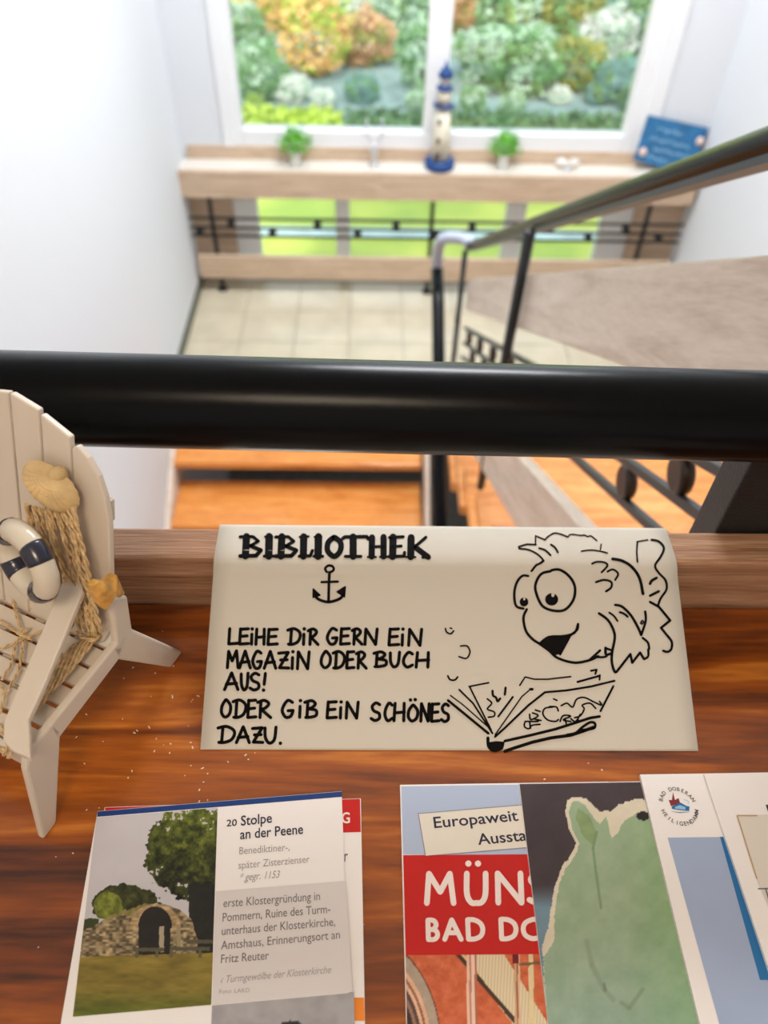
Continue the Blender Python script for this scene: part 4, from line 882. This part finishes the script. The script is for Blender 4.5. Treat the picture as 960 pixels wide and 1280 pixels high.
# crumbs of white paint on the table
rs = random.Random(5); cr = MB()
for k in range(90):
    x = rs.uniform(-.23, .14) if k % 3 else rs.uniform(-.15, -.08); y = rs.uniform(.08, .29)
    if k % 2: x, y = rs.gauss(-.12, .035), rs.gauss(.215, .035)
    if y > .298: continue
    s_ = rs.uniform(.00022, .0006); a = rs.uniform(0, 6.28); l = s_*rs.choice((1, 1, 1, 1.4, 1.8))
    e = Vector((math.cos(a), math.sin(a), 0)); f = Vector((-e.y, e.x, 0)); p_ = Vector((x, y, ZT+.0001))
    v8 = [p_+e*l*i_+f*s_*.6*j_+Vector((0, 0, s_*.6*h_)) for h_ in (0, 1) for i_, j_ in ((-1, -1), (1, -1), (1, 1), (-1, 1))]
    cr.add(v8, [(3, 2, 1, 0), (4, 5, 6, 7), (0, 1, 5, 4), (1, 2, 6, 5), (2, 3, 7, 6), (3, 0, 4, 7)])
cr = cr.build('paint_crumbs', M['crumb'], base=(-.1, .2, ZT), label='tiny white paint crumbs scattered on the wooden table', cat='crumbs', kind='stuff')

# ================================================================== things on the shelf
ZSH = ZS+.001
def onshelf(px, py): q = at(px, py, z=ZSH); return q
q = onshelf(549, 209); yl = min(max(q.y, 3.90), 3.96); B = Vector((at(549, 209, y=yl).x, yl, ZSH))
ztop = at(556, 72, y=yl).z; H = ztop-ZSH
lh = thing('lighthouse_figure', B, 'tall cream and blue model lighthouse in the middle of the shelf', 'lighthouse')
mb = MB(); mb.lathe(B, [(.072, 0), (.077, .008), (.077, .034), (.066, .044)], 28); mb.build('base', M['lhblue'], lh)
mb = MB(); mb.lathe(B+Vector((0, 0, .0441)), [(.046, 0), (.038, H*.58-.044)], 28); mb.build('tower', M['lhwhite'], lh)
mb = MB(); mb.lathe(B+Vector((0, 0, H*.58)), [(.042, 0), (.050, .003), (.050, .010), (.042, .013)], 24); mb.build('gallery', M['lhblue'], lh)
mb = MB(); mb.lathe(B+Vector((0, 0, H*.58+.0131)), [(.033, 0), (.030, H*.15)], 20); mb.build('upper_tower', M['lhwhite'], lh)
mb = MB(); mb.lathe(B+Vector((0, 0, H*.73)), [(.034, 0), (.040, .003), (.040, .012), (.03, .02)], 20); mb.build('gallery', M['lhblue'], lh)
mb = MB(); mb.lathe(B+Vector((0, 0, H*.73+.0201)), [(.026, 0), (.026, H*.075)], 14); mb.build('lantern_room', M['silver'], lh)
mb = MB(); mb.lathe(B+Vector((0, 0, H*.73+.0202+H*.075)), [(.038, 0), (.030, .02), (.010, H*.085), (.008, H*.10), (.002, H*.135)], 20); mb.build('roof', M['lhblue'], lh)
for k, f in enumerate((.20, .38, .52)):
    zz = .0441+f*H; rdd = .046-.008*f/.58
    mb = MB(); mb.box((B.x-.026, B.y-rdd-.004, B.z+zz-.012), (B.x-.010, B.y-rdd+.012, B.z+zz+.012)); mb.build('porthole', M['lhdark'], lh)
mb = MB(); mb.box((B.x-.032, B.y-.052, B.z+.046), (B.x-.008, B.y-.04, B.z+.086)); mb.build('doorway', M['lhdark'], lh)
def potted(px, py, lab, seed, R_=.092):
    q = onshelf(px, py); y = min(max(q.y, 3.90), 3.95); b = Vector((at(px, py, y=y).x, y, ZSH)); t = thing('potted_plant', b, lab, 'plant', 'small potted plants on the shelf')
    mb = MB(); mb.lathe(b, [(.024, 0), (.030, .004), (.022, .03), (.028, .065), (.034, .075), (.030, .076), (.024, .062)], 18); mb.build('pot', M['pot'], t)
    rs = random.Random(seed); mb = MB()
    for k in range(380):
        th = rs.uniform(0, 6.28); ph = rs.uniform(-.35, 1.45); rr_ = R_*rs.uniform(.45, 1.05)
        d_ = Vector((math.cos(th)*math.cos(ph), math.sin(th)*math.cos(ph), math.sin(ph)*.85)); c = b+Vector((0, 0, .10))+d_*rr_
        s_ = rs.uniform(.007, .013); e = Vector((rs.gauss(0, 1), rs.gauss(0, 1), rs.gauss(0, 1))).normalized(); f = e.cross(d_).normalized(); 
        mb.add([c-e*s_, c+f*s_*.6, c+e*s_, c-f*s_*.6], [(0, 1, 2, 3)])
    mb.build('leaves', M['leaf'], t, kind='stuff')
    mb = MB()
    for k in range(9):
        a = k*.7; mb.tube([b+Vector((0, 0, .06)), b+Vector((math.cos(a)*.02, math.sin(a)*.02, .10)), b+Vector((math.cos(a)*.045, math.sin(a)*.045, .13))], .0015, 4)
    mb.build('stems', M['leaf'], t, kind='stuff')
potted(370, 207, 'small leafy green plant in white pot, left part of the shelf', 1); potted(628, 210, 'small leafy green plant in white pot right of the lighthouse', 2)
# frosted reindeer-like glass ornament
q = onshelf(468, 206); b = Vector((at(468, 206, y=3.93).x, 3.93, ZSH)); t = thing('silver_ornament', b, 'pale silvery branching ornament between left plant and lighthouse', 'ornament')
mb = MB(); mb.lathe(b, [(.028, 0), (.030, .006), (.012, .012), (.010, .05), (.020, .07), (.018, .10), (.008, .12)], 16); mb.build('body', M['silver'], t)
mb = MB()
for sx in (-1, 1):
    mb.tube([b+Vector((0, 0, .11)), b+Vector((.03*sx, 0, .14)), b+Vector((.045*sx, -.005, .19)), b+Vector((.035*sx, 0, .23))], .004, 6)
    mb.tube([b+Vector((.03*sx, 0, .14)), b+Vector((.07*sx, 0, .165))], .0035, 6)
mb.build('branches', M['silver'], t, kind='stuff')
q = at(708, 212, z=ZSH); b = Vector((at(708, 213, y=3.92).x, 3.92, ZSH)); t = thing('white_shell', b, 'white seashell on the shelf between the right plant and blue sign', 'shell')
mb = MB(); mb.lathe(b, [(.022, 0), (.026, .006), (.018, .02)], 14); mb.build('foot', M['silver'], t)
mb = MB(); vs = []; NU = 24; NV = 6
for i in range(NU+1):
    th = -2.4+4.8*i/NU
    for j in range(NV+1): f = j/NV; vs.append(b+Vector((math.sin(th)*.062*f, (.5-math.cos(th))*.03*f, .022+.03*math.sin(f*2.6)*(1+.1*math.cos(i*3.0)))))
mb.add(vs, [(i*(NV+1)+j, (i+1)*(NV+1)+j, (i+1)*(NV+1)+j+1, i*(NV+1)+j+1) for i in range(NU) for j in range(NV)], True); mb.build('valve', M['pot'], t)
# blue wooden sign leaning in the window corner
BL, BR = at(790, 207, y=3.93), at(862, 228, y=3.93); TL, TR = at(809, 152, y=3.975), at(884, 168, y=3.975)
lowz = min(BL.z, BR.z); sh_ = ZSH+.002-lowz
t = thing('blue_sign', (BL+BR)/2+Vector((0, 0, sh_)), 'weathered blue wooden sign with pale lettering and shells, right end of the shelf', 'sign')
P4 = [v+Vector((0, 0, sh_*.5)) for v in (BL, BR, TR, TL)]
nb = (P4[1]-P4[0]).cross(P4[3]-P4[0]).normalized()
if nb.y > 0: nb = -nb
mb = MB(); mb.prism(P4, -nb*.012); mb.build('board', M['blue'], t, bevel=.002)
def sp(u, v, off=.001): return (P4[0].lerp(P4[1], u)).lerp(P4[3].lerp(P4[2], u), v)+nb*off
mb = MB(); rs = random.Random(3)
for (u0_, u1_, v_) in ((.22, .62, .78), (.15, .80, .56), (.25, .85, .36), (.2, .55, .16)):
    u_ = u0_
    while u_ < u1_:
        l = rs.uniform(.02, .05); pts = [(u_+l*k/4, v_+.03*math.sin(k*2.2+u_*30)+(.04 if k % 2 else -.03)) for k in range(5)]
        stroke(mb, smooth(pts, 3), .016, lambda a, b_: sp(a, b_)); u_ += l+.02
mb.build('pale_lettering', M['lightblue'], t, kind='stuff')
for (u_, v_) in ((.10, .22), (.93, .72)):
    c = sp(u_, v_, .002); mb = MB(); mb.lathe(c, [(.022, 0), (.019, .006), (.008, .012), (.001, .013)], 14, nb); mb.build('shell', M['pink'], t, label='round pinkish shell')

# ================================================================== garden
def grassmat():
    m, N, L, P = newmat('lawn_ground'); tc = N.new('ShaderNodeTexCoord'); nz = N.new('ShaderNodeTexNoise'); nz.inputs['Scale'].default_value = .9; nz.inputs['Detail'].default_value = 8
    L.new(tc.outputs['Object'], nz.inputs['Vector']); cr_ = N.new('ShaderNodeValToRGB'); cr_.color_ramp.elements[0].position = .35; cr_.color_ramp.elements[1].position = .65
    cr_.color_ramp.elements[0].color = (*s2l((140, 164, 70)), 1); cr_.color_ramp.elements[1].color = (*s2l((196, 200, 90)), 1)
    L.new(nz.outputs[0], cr_.inputs[0]); L.new(cr_.outputs[0], P.inputs['Base Color']); P.inputs['Roughness'].default_value = .95; return m
mb = MB(); mb.box((-30, 4.25, -2.75), (40, 45, -2.6)); struct(mb, 'lawn', grassmat())
gy0, gy1 = at(400, 298, z=-2.6).y, at(400, 285, z=-2.6).y
mb = MB(); mb.box((-12, gy0, -2.599), (14, gy1, -2.585)); struct(mb, 'garden_path', plain('pale_paving', (176, 196, 190), .9, var=.2, bscale=4))
mb = MB(); mb.box((-2.4, 9.6, -2.599), (14, 13.2, -2.585)); struct(mb, 'garden_path', plain('pale_blue_grey_gravel', (140, 160, 156), .9, var=.3, bscale=3))
M['bark'] = plain('grey_brown_bark', (96, 78, 60), .9, bump=.4, bscale=30)
def leafmat(name, c):
    m, N, L, P = newmat(name); P.inputs['Roughness'].default_value = .6; ge = N.new('ShaderNodeNewGeometry'); hs = N.new('ShaderNodeMix'); hs.data_type = 'RGBA'
    c = s2l(c); hs.inputs[6].default_value = (*[v*.72 for v in c], 1); hs.inputs[7].default_value = (*[min(1, v*1.3+.03) for v in c], 1); L.new(ge.outputs['Random Per Island'], hs.inputs[0]); L.new(hs.outputs[2], P.inputs['Base Color'])
    P.inputs['Subsurface Weight'].default_value = 0; return m
LM = {k: leafmat(k+'_foliage', c) for k, c in dict(green=(112, 154, 92), dark=(78, 112, 66), lime=(168, 190, 60), orange=(252, 190, 116), rust=(214, 166, 122), pale=(184, 206, 178), olive=(158, 156, 72), white=(226, 224, 214), teal=(110, 150, 140)).items()}
ZGR = -2.6
MIX = dict(orange='lime', rust='olive', green='pale', pale='green', olive='green', white='pale', teal='green', dark='green', lime='green')
def bush(px, py, Y, rpx, kind, lab, seed, nm='shrub', tall=1.0, n_=2200):
    b_ = at(px, py+rpx*.72*tall, z=ZGR); r_ = rpx*(b_-CAM).dot(fw)/FPX; c = Vector((b_.x, b_.y+r_*.3, ZGR+r_*.86*tall))
    t = thing(nm, (c.x, c.y, ZGR), lab, 'tree' if nm == 'garden_tree' else 'shrub', 'shrubs and trees in the garden'); rs = random.Random(seed); mb = MB()
    for k in range(n_):
        d_ = Vector((rs.gauss(0, 1), rs.gauss(0, 1), rs.gauss(0, 1))).normalized(); lump = 1+.42*noise.noise(d_*1.9+Vector((seed, 0, 0)))
        p_ = c+Vector((d_.x, d_.y*.8, d_.z*tall))*r_*lump*rs.uniform(.72, 1.0); s_ = r_*rs.uniform(.045, .10)
        e = Vector((rs.gauss(0, 1), rs.gauss(0, 1), rs.gauss(0, 1))).normalized(); f = e.orthogonal().normalized(); mb.add([p_-e*s_, p_+f*s_*.6, p_+e*s_, p_-f*s_*.6], [(0, 1, 2, 3)])
    fo = mb.build('foliage', LM[kind], t, kind='stuff'); fo.data.materials.append(LM[MIX.get(kind, 'pale')])
    fo.data.polygons.foreach_set('material_index', [1 if noise.noise(mb.v[f_[0]]/r_*2.2+Vector((seed, 3, 1))) > .12 else 0 for f_ in mb.f])
    mb = MB(); mb.tube([Vector((c.x, c.y, ZGR)), Vector((c.x+.05*r_, c.y, (ZGR+c.z)/2)), c], [r_*.09, r_*.07, r_*.04], 7); mb.build('trunk', M['bark'], t)
GS = [(395, 62, 11.0, 44, 'orange', 'glowing orange autumn bush in the left window pane', 'shrub', 1.15), (330, 20, 13.5, 34, 'orange', 'apricot coloured bush at the top of the left pane', 'shrub', .8), (300, 62, 12.2, 42, 'pale', 'pale green bush at the left window edge', 'shrub', .9),
 (325, 102, 10.0, 36, 'green', 'green bush low at the left window edge', 'shrub', 1), (368, 118, 9.5, 22, 'white', 'small white flowering bush in the left pane', 'shrub', .8), (455, 62, 12.5, 40, 'rust', 'rust brown bush beside the orange one', 'shrub', .8),
 (500, 30, 14.0, 44, 'pale', 'pale bush at the top near the mullion', 'shrub', .8), (525, 85, 11.5, 34, 'green', 'green bush close to the left side of the mullion', 'shrub', 1.3), (450, 15, 15.5, 40, 'white', 'whitish bush far back in the left pane', 'shrub', .7),
 (595, 20, 13.5, 34, 'rust', 'reddish brown bush at the top right of the mullion', 'shrub', .9), (645, 30, 13.0, 52, 'green', 'broad green bush at the top of the right pane', 'shrub', .9), (705, 35, 12.2, 46, 'olive', 'olive yellow bush at the top of the right pane', 'shrub', 1.1),
 (605, 82, 11.0, 40, 'pale', 'pale green bush right beside the lighthouse', 'shrub', .8), (655, 95, 10.2, 44, 'green', 'green bush in the middle of the right pane', 'shrub', .9), (718, 92, 10.4, 34, 'olive', 'olive bush low in the right pane', 'shrub', 1), (665, 62, 11.8, 34, 'pale', 'light green bush behind the middle green one', 'shrub', .7),
 (755, 60, 11.6, 36, 'white', 'whitish bush in the right pane', 'shrub', 1), (795, 35, 13.0, 48, 'teal', 'blue green bush at the right window edge', 'shrub', .9), (770, 110, 9.8, 28, 'teal', 'small blue green bush low at the right window edge', 'shrub', 1), (790, 130, 9.0, 20, 'dark', 'dark green bush at the lower right of the pane', 'shrub', 1),
 (745, 10, 14.5, 40, 'pale', 'pale bush far back in the right pane', 'shrub', .8), (540, 10, 16, 40, 'dark', 'dark bush far back behind the mullion', 'shrub', .8), (840, 60, 12, 50, 'dark', 'dark bush beyond the right window frame', 'shrub', 1), (250, 60, 12, 50, 'dark', 'dark bush beyond the left window frame', 'shrub', 1)]
rs_ = random.Random(77)
GN = {'pale': 'light grey green', 'green': 'mid green', 'white': 'whitish', 'lime': 'yellow green', 'teal': 'blue green', 'rust': 'rusty'}
where = ('front row, far left', 'front row left of centre', 'front row behind the silver ornament', 'front row behind the lighthouse', 'front row right of the lighthouse', 'front row behind the right plant', 'front row near the blue sign', 'front row far right')
for k in range(8):
    kd = ('lime', 'white', 'teal', 'pale', 'green', 'pale', 'white', 'teal')[k]; px_ = (318, 405, 452, 520, 590, 640, 700, 748)[k]; py_ = (132, 128, 118, 128, 128, 132, 124, 122)[k]
    GS.append((px_, py_, 9.7+rs_.uniform(-.3, .5), (13, 15, 22, 14, 18, 16, 15, 18)[k], kd, 'small '+GN[kd]+' ground shrub, '+where[k], 'shrub', .8))
for k, g in enumerate(GS): bush(g[0], g[1], g[2], g[3], g[4], g[5], 10+k, g[6], g[7])
# low hedge rows bordering the lawn
def hedge(x0, x1, y, h, kind, lab, seed, n_=1500, dy=.25):
    t = thing('low_hedge', ((x0+x1)/2, y, ZGR), lab, 'hedge'); rs = random.Random(seed); mb = MB()
    for k in range(n_):
        p_ = Vector((rs.uniform(x0, x1), y+rs.uniform(-dy, dy), ZGR+h*rs.uniform(.05, 1))); s_ = rs.uniform(.03, .07); e = Vector((rs.gauss(0, 1), rs.gauss(0, 1), rs.gauss(0, 1))).normalized(); f = e.orthogonal().normalized()
        mb.add([p_-e*s_, p_+f*s_*.6, p_+e*s_, p_-f*s_*.6], [(0, 1, 2, 3)])
    mb.build('foliage', LM[kind], t, kind='stuff')
    mb = MB()
    for k in range(int((x1-x0)/.3)): mb.tube([(x0+.15+k*.3, y, ZGR), (x0+.15+k*.3, y, ZGR+h*.6)], .012, 5)
    mb.build('stems', M['bark'], t, kind='stuff')
yh = at(600, 158, z=-2.6).y
hedge(-.35, 6.5, yh, .12, 'dark', 'low dark green hedge along the gravel in both panes', 91, 2600)
hedge(-3.2, -.4, yh, .12, 'lime', 'low yellow green hedge at the lower left of the window', 92, 1400)
